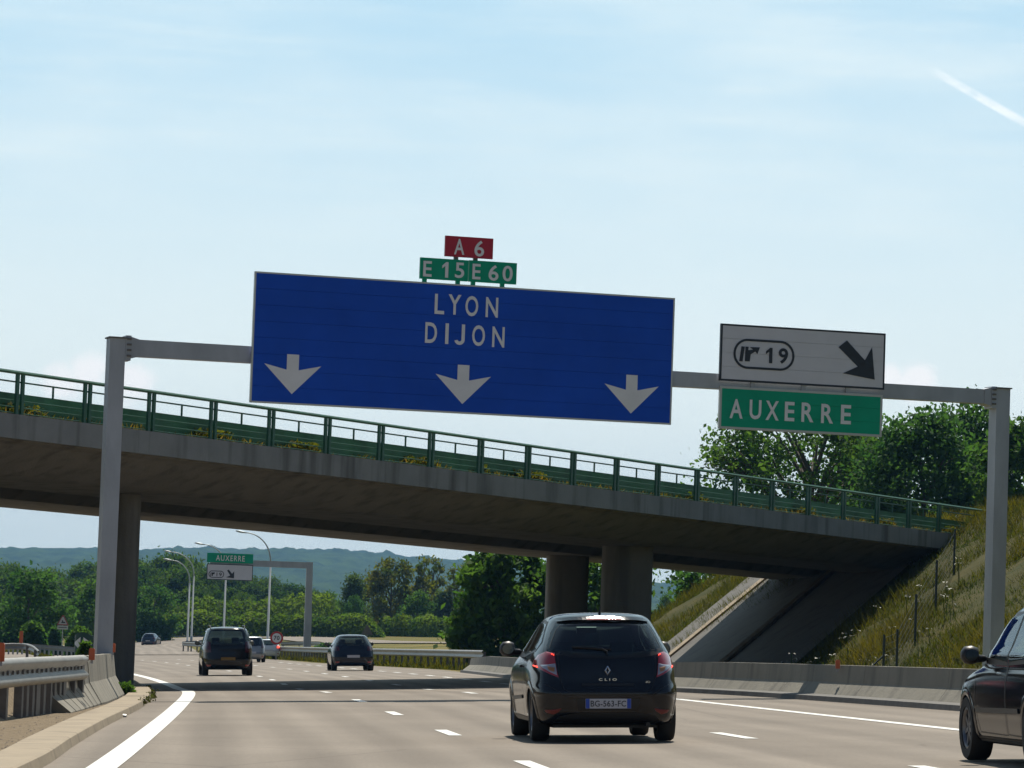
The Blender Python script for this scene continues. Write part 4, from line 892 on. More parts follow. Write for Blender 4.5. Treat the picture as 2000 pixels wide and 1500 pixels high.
    def mirror(s, y, z, sg, m=None):
        mb = MB(); x, _, _ = s.side(y, z, 0, sg); bm = []; 
        for u, hh, ww in ((0, .02, .02), (.03, .035, .03), (.085, .04, .045), (.10, .075, .07), (.16, .095, .085), (.23, .085, .075), (.265, .04, .04)):
            bm.append([(x + sg * u, y + ww * math.cos(2 * math.pi * j / 14) - .02 * (u > .09), z + .02 + (.035 if u > .09 else 0) + hh * math.sin(2 * math.pi * j / 14)) for j in range(14)])
        mb.add([v for q in bm for v in q], [(i * 14 + j, i * 14 + (j + 1) % 14, i * 14 + 14 + (j + 1) % 14, i * 14 + 14 + j) for i in range(len(bm) - 1) for j in range(14)] + [tuple(range(14)), tuple(range(len(bm) * 14 - 14, len(bm) * 14))]); o = mb.build('wing_mirror', m or M['trim'], s.root, smooth=True)
        mb = MB(); cx = x + sg * .175; mb.lathe([(0, 0), (.06, 0)], 20, 'z'); mb.v = [(cx + a * 1.15, y - .107, z + .055 + b) for a, b, c in mb.v]; mb.build('mirror_glass', M['mirror'], o, fix=False); return o
    def seats(s, rows=((.15, 1), (-.85, 0)), zb=.35, top=1.0):
        def rbox(mb, a, b, r=.05):
            bm = bmesh.new(); bmesh.ops.create_cube(bm, size=1); bmesh.ops.scale(bm, vec=[q - p for p, q in zip(a, b)], verts=bm.verts); bmesh.ops.translate(bm, vec=[(p + q) / 2 for p, q in zip(a, b)], verts=bm.verts); bmesh.ops.bevel(bm, geom=bm.edges[:], offset=r, segments=3, affect='EDGES', profile=.6)
            bm.verts.ensure_lookup_table(); o = len(mb.v); mb.v += [tuple(v.co) for v in bm.verts]; mb.f += [tuple(v.index + o for v in f.verts) for f in bm.faces]; bm.free()
        for y, hr in rows:
            for x in ((-.36, .36) if hr else (0,)):
                mb = MB(); w = .25 if hr else .58; rbox(mb, (x - w, y - .12, zb), (x + w, y + .06, top - .02)); rbox(mb, (x - w, y, zb - .05), (x + w, y + .5, zb + .15)); o = mb.build('seat', M['seat'], s.root, smooth=True)
                for hx_ in ((x,) if hr else (-.36, .36)):
                    mb = MB(); rbox(mb, (hx_ - .14, y - .16, top + .02 - (0 if hr else .12)), (hx_ + .14, y - .05, top + .25 - (0 if hr else .16)), .045); mb.box((hx_ - .06, y - .11, top - .1), (hx_ - .04, y - .09, top + .05)); mb.box((hx_ + .04, y - .11, top - .1), (hx_ + .06, y - .09, top + .05)); mb.build('headrest', M['seat'], o, smooth=True)
    def dash(s, y, z):
        mb = MB(); mb.box((-.66, y, .4), (.66, y + .4, z)); mb.box((-.7, -1.4, .24), (.7, y, .30)); mb.build('dashboard', M['seat'], s.root)
        mb = MB(); mb.lathe([(.17, -.012), (.185, 0), (.17, .012), (.155, 0), (.17, -.012)], 24, 'y' if 0 else 'z'); mt = Matrix.Translation((-.36, y - .2, z - .02)) @ Matrix.Rotation(R_(65), 4, 'X'); mb.v = [tuple(mt @ Vector(v)) for v in mb.v]; mb.build('steering_wheel', M['trim'], s.root)
    def plate(s, txt, x, z, w=.52, h=.11, m=None, tm=None, band=True):
        y = s.rear(x, z)[1] - .03; mb = MB(); mb.box((x - w / 2, y, z - h / 2), (x + w / 2, y + .03, z + h / 2)); o = mb.build('number_plate', m or M['plate'], s.root)
        if band:
            for sx in (-1, 1): mb = MB(); a = sorted((sx * (w / 2 - .002), sx * (w / 2 - .045))); mb.box((x + a[0], y - .003, z - h / 2 + .002), (x + a[1], y - .0005, z + h / 2 - .002)); mb.build('plate_band', M['plateblue'], o)
        if txt: t = text_mesh(txt, w * .78, h * .62, 0, .01, 1.05).build('plate_text', tm or M['signblack'], o, fix=False); t.location = (x, y - .004, z)
        return o
def rows_fix(r): return r
HATCH = [(.19, -1.80, 1.78, .74, 7), (.24, -1.93, 1.90, .80, 7), (.40, -1.99, 1.98, .835, 7), (.55, -2.01, 2.01, .848, 7), (.60, -1.995, 2.0, .85, 7), (.68, -1.965, 1.97, .852, 6.5), (.80, -1.94, 1.86, .848, 6), (.88, -1.92, 1.6, .838, 5.4), (.95, -1.895, 1.22, .82, 5), (1.02, -1.86, .98, .79, 4.8), (1.12, -1.79, .80, .735, 4.6), (1.24, -1.68, .58, .675, 4.4), (1.34, -1.58, .38, .625, 4), (1.395, -1.52, .25, .59, 3.8), (1.43, -1.46, .10, .55, 3.4), (1.455, -1.36, -.08, .48, 3), (1.472, -1.15, -.25, .36, 2.8), (1.482, -.85, -.42, .15, 2.6)]
# --- nearest car: black hatchback ahead
hd = 4.9
c = Car('hatchback', 'black hatchback driving ahead in the middle lane with its tail lights on', (1168 - 1000) / F * 46.6 - .10, 46.6, hd, HATCH, M['paint_black'])
c.root.scale = (1.045, 1.0, 1.045)
RW = [(-.675, 1.045), (-.40, .995), (0, .978), (.40, .995), (.675, 1.045), (.645, 1.14), (.585, 1.29), (.53, 1.36), (.40, 1.378), (0, 1.388), (-.40, 1.378), (-.53, 1.36), (-.585, 1.29), (-.645, 1.14)]
c.window('rear_window', RW, 'rear'); c.window('windscreen', [(-.66, 1.05), (.66, 1.05), (.54, 1.36), (-.54, 1.36)], 'front')
for sg in (-1, 1):
    c.window('side_window', [(.66, 1.0), (.30, 1.30), (.16, 1.365), (-.40, 1.375), (-.42, .995)], 'side', sg=sg); c.window('side_window', [(-.50, 1.0), (-.48, 1.372), (-1.05, 1.345), (-1.36, 1.14), (-1.3, 1.05)], 'side', sg=sg)
c.arches = [(1.26, .30, .345), (-1.31, .30, .345)]; c.body(); c.wells(.31, .72)
for y in (1.26, -1.31):
    for sg in (-1, 1): c.wheel(y, sg, .305, .195, .725)
rr = lambda a, z, o: c.rear(a, z, o)
for sg in (-1, 1):
    f = lambda pts: [(sg * x, z) for x, z in pts]
    # tail light wraps the corner: red cap above, clear lens below, lit marker at the outside
    t = c.patch('tail_light', f([(.585, 1.02), (.60, .99), (.575, .80), (.56, .735), (.66, .775), (.77, .835), (.815, .87), (.80, .93), (.755, .995), (.68, 1.03)]), rr, M['lampred'], .012, nz=16, nx=12)
    c.patch('lamp_lens', f([(.592, .895), (.76, .89), (.735, .85), (.66, .80), (.577, .762)]), rr, M['lampclear'], .020, t, 9, 8); c.patch('indicator_lens', f([(.60, .855), (.68, .865), (.67, .82), (.61, .80)]), rr, M['lampamber'], .026, t, 5, 5)
    c.patch('lit_marker', f([(.775, .845), (.775, .872), (.812, .875), (.812, .862)]), rr, M['brake'], .020, t, 4, 4); c.patch('lit_marker', f([(.595, .992), (.63, 1.012), (.64, 1.007), (.60, .985)]), rr, M['brake'], .020, t, 4, 4)
    c.patch('bumper_reflector', f([(.53, .385), (.72, .38), (.70, .335), (.62, .315), (.56, .345)]), rr, mat('reflector red', (.16, .012, .012), .3) if sg < 0 else bpy.data.materials['reflector red'], .010, None, 5, 8)
    c.mirror(.62, 1.0, sg)
    sd_ = lambda a, z, o, sg=sg: c.side(a, z, o, sg)
    d = c.strip('door', [(.85, .92), (.82, .5), (.72, .28), (-.42, .27), (-.52, .5), (-.47, .95)], sd_, .012, M['trim']); c.patch('door_handle', [(-.36, .84), (-.36, .872), (-.17, .876), (-.17, .846)], sd_, M['paint_black'], .03, d, 4, 6, .03)
    c.strip('side_moulding', [(.80, .47), (-.45, .50)], sd_, .045, M['trim'], .012); c.strip('sill', [(.88, .245), (-.92, .245)], sd_, .05, M['trim'], .008)
c.strip('tailgate_seam', [(-.56, 1.0), (-.545, .73), (-.50, .60), (-.42, .565), (.42, .565), (.50, .60), (.545, .73), (.56, 1.0)], rr, .010, M['trim'], .003)
c.strip('tailgate_handle', [(-.30, .655), (.30, .655)], rr, .03, M['trim'], .004); c.strip('bumper_seam', [(-.80, .70), (-.6, .60), (-.5, .535), (.5, .535), (.6, .60), (.80, .70)], rr, .009, M['trim'], .003)
c.patch('bumper_insert', [(-.62, .225), (.62, .225), (.55, .30), (.34, .335), (-.34, .335), (-.55, .30)], rr, M['trim'], .006, None, 6, 16)
c.patch('plate_recess', [(-.34, .36), (.34, .36), (.37, .50), (-.37, .50)], rr, M['trim'], .004, None, 5, 12); c.plate('BG-563-FC', 0.0, .44)
# badge: open rhombus
y0 = c.rear(0, .81)[1] - .012; mb = MB(); A = [(0, .055), (.036, 0), (0, -.055), (-.036, 0)]; B = [(x * .5, z * .5) for x, z in A]; mb.add([(x, y0, z + .815) for x, z in A] + [(x, y0 - .008, z * 1.0 + .815) for x, z in [(x * .75, z * .75) for x, z in A]] + [(x, y0, z + .815) for x, z in B], [(i, (i + 1) % 4, 4 + (i + 1) % 4, 4 + i) for i in range(4)] + [(4 + i, 4 + (i + 1) % 4, 8 + (i + 1) % 4, 8 + i) for i in range(4)]); mb.build('badge', M['chrome'], c.root)
o = text_mesh('CLIO', .205, .028, 0, .02, 1.7).build('model_lettering', M['chrome'], c.root, fix=False); o.location = (0, c.rear(0, .71)[1] - .008, .712)
o = text_mesh('dCi', .05, .022, 0, .01).build('model_lettering', M['chrome'], c.root, fix=False); o.location = (.46, c.rear(.46, .69)[1] - .008, .685)
# spoiler lip with third brake light, wiper, aerial, interior mirror
c.strip('roof_spoiler', [(-.54, 1.392), (-.40, 1.408), (0, 1.418), (.40, 1.408), (.54, 1.392)], lambda a, z, o: (a, c.rear(a, z)[1] - o, z), .034, M['paint_black'], .045)
c.strip('third_brake_light', [(-.20, 1.402), (.20, 1.402)], lambda a, z, o: (a, c.rear(a, z)[1] - o, z), .016, M['lampred'], .05)
w0 = c.rear(0, 1.0, .02); w1 = c.rear(-.38, 1.085, .02); mb = MB(); mb.tube([w0, c.rear(.0, 1.03, .03), c.rear(-.06, 1.062, .028), c.rear(-.39, 1.082, .022)], .012, 6); mb.tube([c.rear(-.40, 1.085, .016), c.rear(-.16, 1.075, .016), c.rear(.05, 1.055, .016)], .010, 6); mb.build('rear_wiper', M['trim'], c.root)
mb = MB(); mb.tube([(-.02, -1.25, 1.46), (-.02, -1.27, 1.49), (-.02, -1.36, 1.545)], [.02, .010, .004], 8); mb.build('aerial', M['trim'], c.root)
mb = MB(); mb.box((-.12, .42, 1.24), (.12, .46, 1.31)); mb.build('interior_mirror', M['trim'], c.root)
mb = MB(); mb.tube([(.45, -1.7, .21), (.46, -1.99, .20)], .028, 10); mb.build('exhaust', M['trim'], c.root); mb = MB(); mb.box((-.6, -1.7, .16), (.6, -1.3, .24)); mb.build('rear_axle', M['trim'], c.root)
c.seats(((.0, 1), (-.95, 0)), .35, .90); c.dash(.62, .93)

# --- car cut by the right edge of the frame
zr = lambda z: z if z < .95 else .95 + (z - .95) * 1.24
RIGHT = [(zr(z), yr * 1.05, yf * 1.04 + (.0 if z < .97 else .22 * min(1, (z - .97) / .3)), w * 1.03 + (0 if z < 1.0 else .03), n) for z, yr, yf, w, n in HATCH]
c = Car('saloon', 'black car cut off by the right edge of the frame, its front wheel showing', 5.60, 36.75, 5.9, RIGHT, M['paint_black'])
for sg in (-1, 1):
    c.window('side_window', [(.86, 1.01), (.52, 1.38), (.40, 1.445), (-.34, 1.47), (-.36, 1.0)], 'side', sg=sg); c.window('side_window', [(-.44, 1.0), (-.42, 1.47), (-1.05, 1.44), (-1.35, 1.2), (-1.2, 1.02)], 'side', sg=sg)
c.window('windscreen', [(-.68, 1.05), (.68, 1.05), (.58, 1.45), (-.58, 1.45)], 'front'); c.window('rear_window', [(-.66, 1.05), (.66, 1.05), (.56, 1.45), (-.56, 1.45)], 'rear', M['glassdark'])
c.arches = [(1.33, .32, .375), (-1.36, .32, .375)]; c.body(); c.wells(.33, .76)
for y in (1.33, -1.36):
    for sg in (-1, 1): c.wheel(y, sg, .325, .215, .765, 7)
for sg in (-1, 1):
    sd_ = lambda a, z, o, sg=sg: c.side(a, z, o, sg)
    d = c.strip('door', [(.92, .96), (.90, .55), (.78, .30), (-.36, .29), (-.40, .97)], sd_, .012, M['trim']); c.patch('door_handle', [(-.30, .87), (-.30, .90), (-.10, .905), (-.10, .875)], sd_, M['chrome'] if sg < 0 else M['paint_black'], .03, d, 4, 6, .03)
    c.strip('door', [(-.42, .97), (-.40, .30), (-.95, .29), (-1.02, .55), (-1.2, .72), (-1.28, .98)], sd_, .012, M['trim'])
    c.strip('side_moulding', [(.86, .52), (-.92, .535)], sd_, .05, M['trim'], .014); c.strip('sill', [(.93, .235), (-.95, .235)], sd_, .05, M['trim'], .008); c.mirror(.66, 1.01, sg)
    c.strip('quarter_pillar', [(.56, 1.01), (.56, 1.32)], sd_, .025, M['trim'], .010)
    f = lambda pts: [(sg * x, z) for x, z in pts]
    c.patch('headlight', f([(.50, .66), (.84, .66), (.82, .80), (.55, .76)]), lambda a, z, o: c.rear(a, z, o, True), M['lampclear'], .012, None, 6, 10); c.patch('tail_light', f([(.58, .70), (.80, .75), (.78, 1.0), (.62, 1.0)]), lambda a, z, o: c.rear(a, z, o), M['lampred'], .012, None, 8, 8)
c.seats(((.05, 1), (-.9, 0)), .36, .98); c.dash(.7, .95); c.plate('', 0, .6, band=False)

# --- middle distance cars (simpler, same builder)
def simple_car(name, label, X, Y, head, rings, paint, plate=('', None), rails=False, lit=False, glass=None, L=1.0, tl=None, cat='car', seats=True):
    c = Car(name, label, X, Y, head, rings, paint, False, cat); H = rings[-1][0]; bz = rings[9][0]; tw = [r for r in rings if r[0] > H * .92][0][3]
    z0, z1 = bz + .03, H * .935; wb = float(np.interp(z0, c.T[:, 0], c.T[:, 3])) - .10; wt = float(np.interp(z1, c.T[:, 0], c.T[:, 3])) - .08
    c.window('rear_window', [(-wb, z0), (wb, z0), (wt, z1), (-wt, z1)], 'rear', glass); c.window('windscreen', [(-wb, z0), (wb, z0), (wt, z1), (-wt, z1)], 'front', glass)
    yf = lambda z: float(np.interp(z, c.T[:, 0], c.T[:, 2])); yr = lambda z: float(np.interp(z, c.T[:, 0], c.T[:, 1]))
    for sg in (-1, 1):
        m0 = .0; c.window('side_window', [(yf(z0) - .32, z0), (yf(z1) - .22, z1), (m0 + .04, z1 + .01), (m0 + .04, z0 - .01)], 'side', glass, sg); c.window('side_window', [(m0 - .06, z0 - .01), (m0 - .06, z1 + .01), (yr(z1) + .35, z1 - .01), (yr(z0) + .55, z0 + .02)], 'side', glass, sg)
    wy = (yf(.5) * .64, yr(.5) * .66); r = .32; tk = rings[4][3] - .12; c.arches = [(y, r, r + .05) for y in wy]; c.body(); c.wells(r, tk - .01)
    for y in wy:
        for sg in (-1, 1): c.wheel(y, sg, r, .21, tk, 5)
    for sg in (-1, 1):
        w = rings[6][3]; f = lambda pts: [(sg * x, z) for x, z in pts]; a, b = tl or (bz - .22, bz - .02)
        c.patch('tail_light', f([(w - .30, a), (w - .03, a), (w - .06, b), (w - .28, b)]), lambda p, z, o: c.rear(p, z, o), M['brake'] if lit else M['lampdark'], .015, None, 6, 8); c.mirror(yf(bz) - .42, bz + .02, sg)
        c.patch('bumper_reflector', f([(w - .30, .40), (w - .12, .40), (w - .14, .34), (w - .28, .34)]), lambda p, z, o: c.rear(p, z, o), M['lampred'], .010, None, 3, 4)
    c.plate(plate[0], 0, .62, m=plate[1], band=False); rr = lambda p, z, o: c.rear(p, z, o)
    c.strip('bumper_seam', [(-tk, .58), (tk, .58)], rr, .03, M['trim'], .004); c.strip('roof_spoiler', [(-wt, z1 + .045), (wt, z1 + .045)], lambda p, z, o: (p, c.rear(p, z)[1] - o, z), .035, paint, .05)
    mb = MB(); mb.tube([c.rear(0, z0 - .02, .02), c.rear(-.1, z0 + .07, .025), c.rear(-.42, z0 + .1, .02)], .012, 6); mb.build('rear_wiper', M['trim'], c.root)
    if rails:
        for sg in (-1, 1):
            mb = MB(); q = wt - .02; ya, yb = yr(z1) + .25, yf(z1) - .25; mb.tube([(sg * q, ya, H - .07), (sg * q, ya + .12, H + .045), (sg * q, yb - .12, H + .045), (sg * q, yb, H - .06)], .018, 6); mb.build('roof_rail', M['trim'], c.root)
    if seats: c.seats(((.1, 1), (-.8, 0)), .4, bz + .03); c.dash(yf(bz) - .4, bz - .08)
    return c
def scale_rings(rows, L=1, Wd=1, H=1): return [(z * H, a * L, b * L, w * Wd, n) for z, a, b, w, n in rows]
VAN = [(.22, -2.05, 1.95, .76, 5), (.28, -2.15, 2.10, .83, 5), (.45, -2.20, 2.18, .89, 5.5), (.58, -2.21, 2.2, .905, 5.5), (.66, -2.20, 2.18, .91, 5.5), (.78, -2.18, 2.12, .91, 5.5), (.90, -2.16, 1.95, .908, 5.5), (1.0, -2.145, 1.6, .90, 5.5), (1.06, -2.13, 1.35, .89, 5.2), (1.12, -2.11, 1.18, .875, 5), (1.3, -2.06, .95, .83, 5), (1.5, -2.0, .66, .775, 5), (1.64, -1.95, .42, .73, 4.6), (1.71, -1.90, .22, .69, 4), (1.75, -1.80, .0, .60, 3.6), (1.775, -1.6, -.2, .45, 3.2), (1.79, -1.2, -.4, .2, 3)]
M['lampdark'] = mat('dark red lamp lens', (.06, .006, .01), .2, coat=.5)
g_ = G(432, 1320); big_ = simple_car('people_carrier', 'tall black people carrier with roof rails and yellow plate in the left lane', g_[0], g_[1] + 2, 7.2, VAN, M['paint_black'], ('', M['plateyellow']), rails=True, tl=(.85, 1.25)); big_.root.scale = (1.06, 1, 1.04)
g_ = G(680, 1310.5); mid_ = simple_car('hatchback', 'dark blue hatchback far ahead beside the island guardrail', g_[0], g_[1] + 2, 6.6, scale_rings(HATCH, 1.06, 1.03, 1.05), M['paint_navy'], ('', M['plate']), tl=(.86, 1.04)); mid_.root.scale = (1.08, 1, 1.04)
g_ = G(481, 1294); simple_car('estate_car', 'silver people carrier half hidden behind the tall black one', g_[0], g_[1] + 2, 9.5, scale_rings(VAN, 1.0, .98, .90), M['paint_silver'], tl=(.9, 1.15), seats=False, glass=M['glassdark'])
g_ = G(517, 1287); simple_car('saloon', 'white car with lit brake lights beyond the silver people carrier', g_[0], g_[1] + 2, 9.5, scale_rings(HATCH, 1.05, 1.02, .98), M['paint_white'], lit=True, tl=(.80, .95), seats=False)
simple_car('hatchback', 'blue grey car far away on the exit loop near the pillar', (297 - 1000) / F * 440, 440, -6, scale_rings(HATCH, 1.0, 1.02, 1.02), M['paint_grey'], seats=False, glass=M['glassdark'])

# ------------------------------------------------------------------ vegetation
def mesh_from(name, V, Fq, m, tint=None, road=False):
    me = bpy.data.meshes.new(name); V = np.asarray(V, np.float32); n = len(V); k = Fq.shape[1]
    me.vertices.add(n); me.vertices.foreach_set('co', V.ravel()); me.loops.add(Fq.size); me.loops.foreach_set('vertex_index', Fq.ravel().astype(np.int32)); me.polygons.add(len(Fq)); me.polygons.foreach_set('loop_start', np.arange(0, Fq.size, k, dtype=np.int32))
    me.update(calc_edges=True); me.materials.append(m)
    if tint is not None: a = me.attributes.new('tint', 'FLOAT', 'POINT'); a.data.foreach_set('value', np.asarray(tint, np.float32))
    me.validate(); return me
def leaves(cent, size, r, up=.35):
    n = len(cent); nrm = r.normal(size=(n, 3)); nrm[:, 2] += up; nrm /= np.linalg.norm(nrm, axis=1)[:, None]
    a = np.cross(nrm, r.normal(size=(n, 3))); a /= np.linalg.norm(a, axis=1)[:, None]; b = np.cross(nrm, a); s = (size * r.uniform(.6, 1.35, n))[:, None]
    V = np.stack([cent + a * s, cent + b * s * .55 + nrm * s * .12, cent - a * s, cent - b * s * .55 + nrm * s * .12], 1).reshape(-1, 3); return V, np.arange(4 * n).reshape(-1, 4)
def tree_data(h, w, seed, nblob=60, per=70, leaf=.22, trunk_h=.25, blob=.16, shape='round', top_bias=0.0, limb=12):
    """tapered trunk with limbs that carry leaf clumps; unit-free metres"""
    r = np.random.default_rng(seed); mb = MB(); base_r = h * .022 + .04; bend = r.normal(size=2) * h * .03
    top = np.array([bend[0], bend[1], h * .82]); mb.tube([(0, 0, -.4), (0, 0, h * .1), tuple(top * .5 * (1, 1, 1)), tuple(top)], [base_r * 1.25, base_r, base_r * .6, base_r * .15], 7)
    blobs = []
    for i in range(nblob):
        t = r.uniform(0, 1); z = h * (trunk_h + (1 - trunk_h) * t)
        if shape == 'round': rad = math.sqrt(max(0, 1 - (2 * t - .85)**2 / 1.35)) 
        elif shape == 'cone': rad = (1 - t)**.7 * .95 + .08
        elif shape == 'wide': rad = math.sqrt(max(0, 1 - (t * 1.15 - .35)**2 / .75))
        else: rad = .75 * math.sqrt(max(.02, 1 - (2 * t - 1)**2)) + .1
        a = r.uniform(0, 2 * math.pi); q = rad * w / 2 * r.uniform(.35, 1.0)**.6; blobs.append((q * math.cos(a), q * math.sin(a), z - (q * .1)))
    blobs = np.array(blobs); order = r.permutation(nblob)[:limb]
    for i in order:
        b = blobs[i]; t0 = np.clip(b[2] / h - .28, trunk_h * .5, .75); s = top * t0 / .82; s[2] = h * t0; mid = (s + b) / 2 + np.array([0, 0, .06 * h]) * r.uniform(.2, 1)
        mb.tube([tuple(s), tuple(mid), tuple(b)], [base_r * .42, base_r * .25, base_r * .06], 5, False)
        for _ in range(2):
            e = b + r.normal(size=3) * blob * h * .7; mb.tube([tuple(mid), tuple((mid + e) / 2 + (0, 0, .02 * h)), tuple(e)], [base_r * .18, base_r * .1, base_r * .03], 4, False)
    bs = blob * h * r.uniform(.55, 1.25, nblob); cent = (blobs[:, None, :] + r.normal(size=(nblob, per, 3)) * (bs[:, None, None] * np.array([.62, .62, .42]))).reshape(-1, 3)
    tint = np.clip(np.repeat(r.uniform(0, .75, nblob), per) + r.normal(size=nblob * per) * .16, 0, 1); k = cent[:, 2] > h * trunk_h * .35; cent, tint = cent[k], tint[k]
    V, Fq = leaves(cent, leaf, r); return mb, V, Fq, np.repeat(tint, 4)
def make_tree(name, label, p, data, lm, group=None, rot=0, sc=1.0, cat='tree', share=None):
    mb, V, Fq, tint = data; r = empty(name, W(p), Matrix.Rotation(rot, 3, 'Z'), label, cat, group); r.scale = (sc, sc, sc)
    t = mb.build('trunk', M['bark'], r, smooth=True, fix=False); me = mesh_from('crown', V, Fq, lm, tint); o = bpy.data.objects.new('crown', me); C.objects.link(o); o.parent = r; return r
def copy_tree(src, label, p, rot, sc, lm=None):
    r = clone_tree(src); r.location = W(p); r.rotation_euler = (0, 0, rot); r.scale = (sc, sc, sc) if not isinstance(sc, tuple) else sc; r['label'] = label; return r
def at(px, Y, emb_=False):
    x = (px - 1000) / F * Y; return np.array([x, Y, float(ground_h(x, Y) if emb_ else gz(x, Y))])
def height(px, ytop, Y, p): return CAMH + ray(px, ytop)[2] / ray(px, ytop)[1] * Y - p[2]
# trees above the right embankment, behind the bridge
def big(px, ytop, Y, wpx, label, lm, **k):
    p = at(px, Y, True); h = height(px, ytop, Y, p); return make_tree('broadleaf_tree', label, p, tree_data(h, wpx * Y / F, **k), lm)
big(1548, 765, 214, 470, 'wide open crowned tree behind the railing and the green sign, sky showing between its branches', M['leaf_a'], seed=3, nblob=210, per=105, leaf=.17, trunk_h=.14, blob=.075, shape='wide', limb=34)
big(1800, 820, 200, 270, 'dense dark tree just left of the right gantry post', M['leaf_b'], seed=5, nblob=150, per=150, leaf=.17, trunk_h=.08, blob=.10, shape='round')
big(1895, 796, 208, 190, 'taller tree rising behind the right gantry beam end', M['leaf_b'], seed=8, nblob=120, per=140, leaf=.17, trunk_h=.10, blob=.09, shape='oval')
big(2005, 830, 196, 190, 'leafy tree at the right edge of the frame behind the gantry post', M['leaf_a'], seed=12, nblob=120, per=130, leaf=.17, trunk_h=.06, blob=.10, shape='round')
big(1700, 868, 230, 230, 'low spreading tree between the open tree and the dark dense tree', M['leaf_b'], seed=15, nblob=110, per=130, leaf=.18, trunk_h=.1, blob=.12, shape='wide')
# trees seen under the bridge
big(985, 1066, 196, 225, 'full green tree standing left of the bridge pillars, partly hidden by the bridge', M['leaf_a'], seed=21, nblob=150, per=95, leaf=.20, trunk_h=.03, blob=.095, shape='round', limb=16)
big(1165, 1085, 214, 190, 'green tree showing between the two bridge pillars', M['leaf_a'], seed=22, nblob=100, per=80, leaf=.2, trunk_h=.05, blob=.10, shape='round')
big(1345, 1098, 190, 40, 'small sparse tree on top of the sunlit slope beyond the bridge', M['leaf_b'], seed=24, nblob=22, per=40, leaf=.16, trunk_h=.25, blob=.12, shape='oval')
big(1285, 1200, 330, 60, 'low round tree far beyond the pillars at the foot of the slope', M['leaf_d'], seed=25, nblob=40, per=60, leaf=.3, trunk_h=.1, blob=.16)
# individual trees in the middle distance
proto = {}
for nm, lm, k in (('round', 'leaf_a', dict(h=9, w=7.5, seed=31, nblob=60, per=85, leaf=.26, trunk_h=.05, blob=.13)), ('dark', 'leaf_b', dict(h=9, w=7, seed=32, nblob=60, per=85, leaf=.26, trunk_h=.05, blob=.13)), ('yellow', 'leaf_c', dict(h=9, w=6.4, seed=33, nblob=60, per=75, leaf=.24, trunk_h=.10, blob=.115, shape='oval')),
                  ('thin', 'leaf_c', dict(h=9, w=3.2, seed=34, nblob=26, per=38, leaf=.28, trunk_h=.22, blob=.085, shape='oval', limb=16)), ('willow', 'leaf_d', dict(h=9, w=5.6, seed=35, nblob=60, per=85, leaf=.25, trunk_h=.03, blob=.13, shape='cone'))):
    proto[nm] = (tree_data(**k), lm, k['h'], k['w'])
first = {}
def mid_tree(kind, px, ytop, wpx, Y, label, name='field_tree'):
    d, lm, h0, w0 = proto[kind]; p = at(px, Y); h = height(px, ytop, Y, p); sx = wpx * Y / F / w0
    if kind not in first: first[kind] = r = make_tree(name, label, p, d, M[lm], 'trees in the fields beyond the bridge')
    else: r = copy_tree(first[kind], label, p, 0, 1)
    r.rotation_euler = (0, 0, px * .37); r.scale = (sx, sx, h / h0); return r
for a in (('willow', 690, 1126, 62, 520, 'grey green cone shaped tree right of the cantilever post'), ('yellow', 762, 1088, 92, 530, 'tallest yellow green tree in the middle distance, left of the thin poplars'), ('yellow', 728, 1120, 56, 545, 'smaller yellow green tree against the left flank of the tallest one'),
          ('thin', 822, 1092, 46, 525, 'slim sparse tree right of the tall yellow green one'), ('thin', 845, 1094, 40, 540, 'second slim sparse tree, further right, hills showing through'), ('thin', 884, 1112, 36, 520, 'thin dark spindly tree left of the full tree by the pillars'),
          ('round', 815, 1160, 66, 515, 'low bushy tree under the two slim trees'), ('willow', 862, 1158, 58, 520, 'low grey green tree below the spindly tree'), ('round', 912, 1150, 60, 560, 'rounded tree partly hidden behind the full tree by the pillars'), ('dark', 690, 1168, 40, 505, 'small dark round tree in front of the cone shaped one'),
          ('round', 640, 1160, 52, 570, 'rounded tree just right of the cantilever sign post'), ('dark', 58, 1118, 140, 335, 'big dark round tree at the left edge behind the orange marker'), ('round', 190, 1140, 120, 430, 'broad tree directly left of the gantry post'), ('dark', 300, 1150, 90, 470, 'dark tree right of the left bridge pillar, behind the island lamps'),
          ('round', 1300, 1165, 40, 520, 'tiny rounded tree in the gap right of the pillars')): mid_tree(*a)
# bushes
def bush(px, ytop, wpx, Y, label, lm='leaf_a'):
    p = at(px, Y); h = height(px, ytop, Y, p); w = wpx * Y / F; r = np.random.default_rng(int(px)); n = 1400
    u = r.normal(size=(n, 3)); u /= np.linalg.norm(u, axis=1)[:, None]; u[:, 2] = abs(u[:, 2]); c = u * (r.uniform(.5, 1, n)**.5)[:, None] * np.array([w / 2, w / 2, h]); lump = np.array([mnoise.noise(Vector(q * 1.5 / max(h, 1))) for q in c]); c *= (1 + .3 * lump)[:, None]
    V, Fq = leaves(c, .18 * max(1, h / 1.6), r); me = mesh_from('bush', V, Fq, M[lm], np.repeat(np.clip(.4 + lump + r.normal(size=n) * .15, 0, 1), 4)); o = bpy.data.objects.new('bush', me); C.objects.link(o); o.location = W(p); return tag(o, label, 'bush')
bush(68, 1216, 62, 300, 'green rounded bush right of the orange marker post'); bush(160, 1226, 66, 260, 'spreading bush behind the dark green nose marker'); bush(108, 1226, 30, 320, 'small bush under the triangular sign on the left', 'leaf_b')
bush(640, 1257, 60, 300, 'low bush at the foot of the cantilever post', 'leaf_b'); bush(168, 1258, 32, 120, 'spiky green plant growing in front of the nose marker'); bush(300, 1200, 70, 470, 'pale bush right of the left bridge pillar in front of the wood')
bush(247, 1347, 9, 79, 'small weed at the end of the left barrier', 'leaf_a')
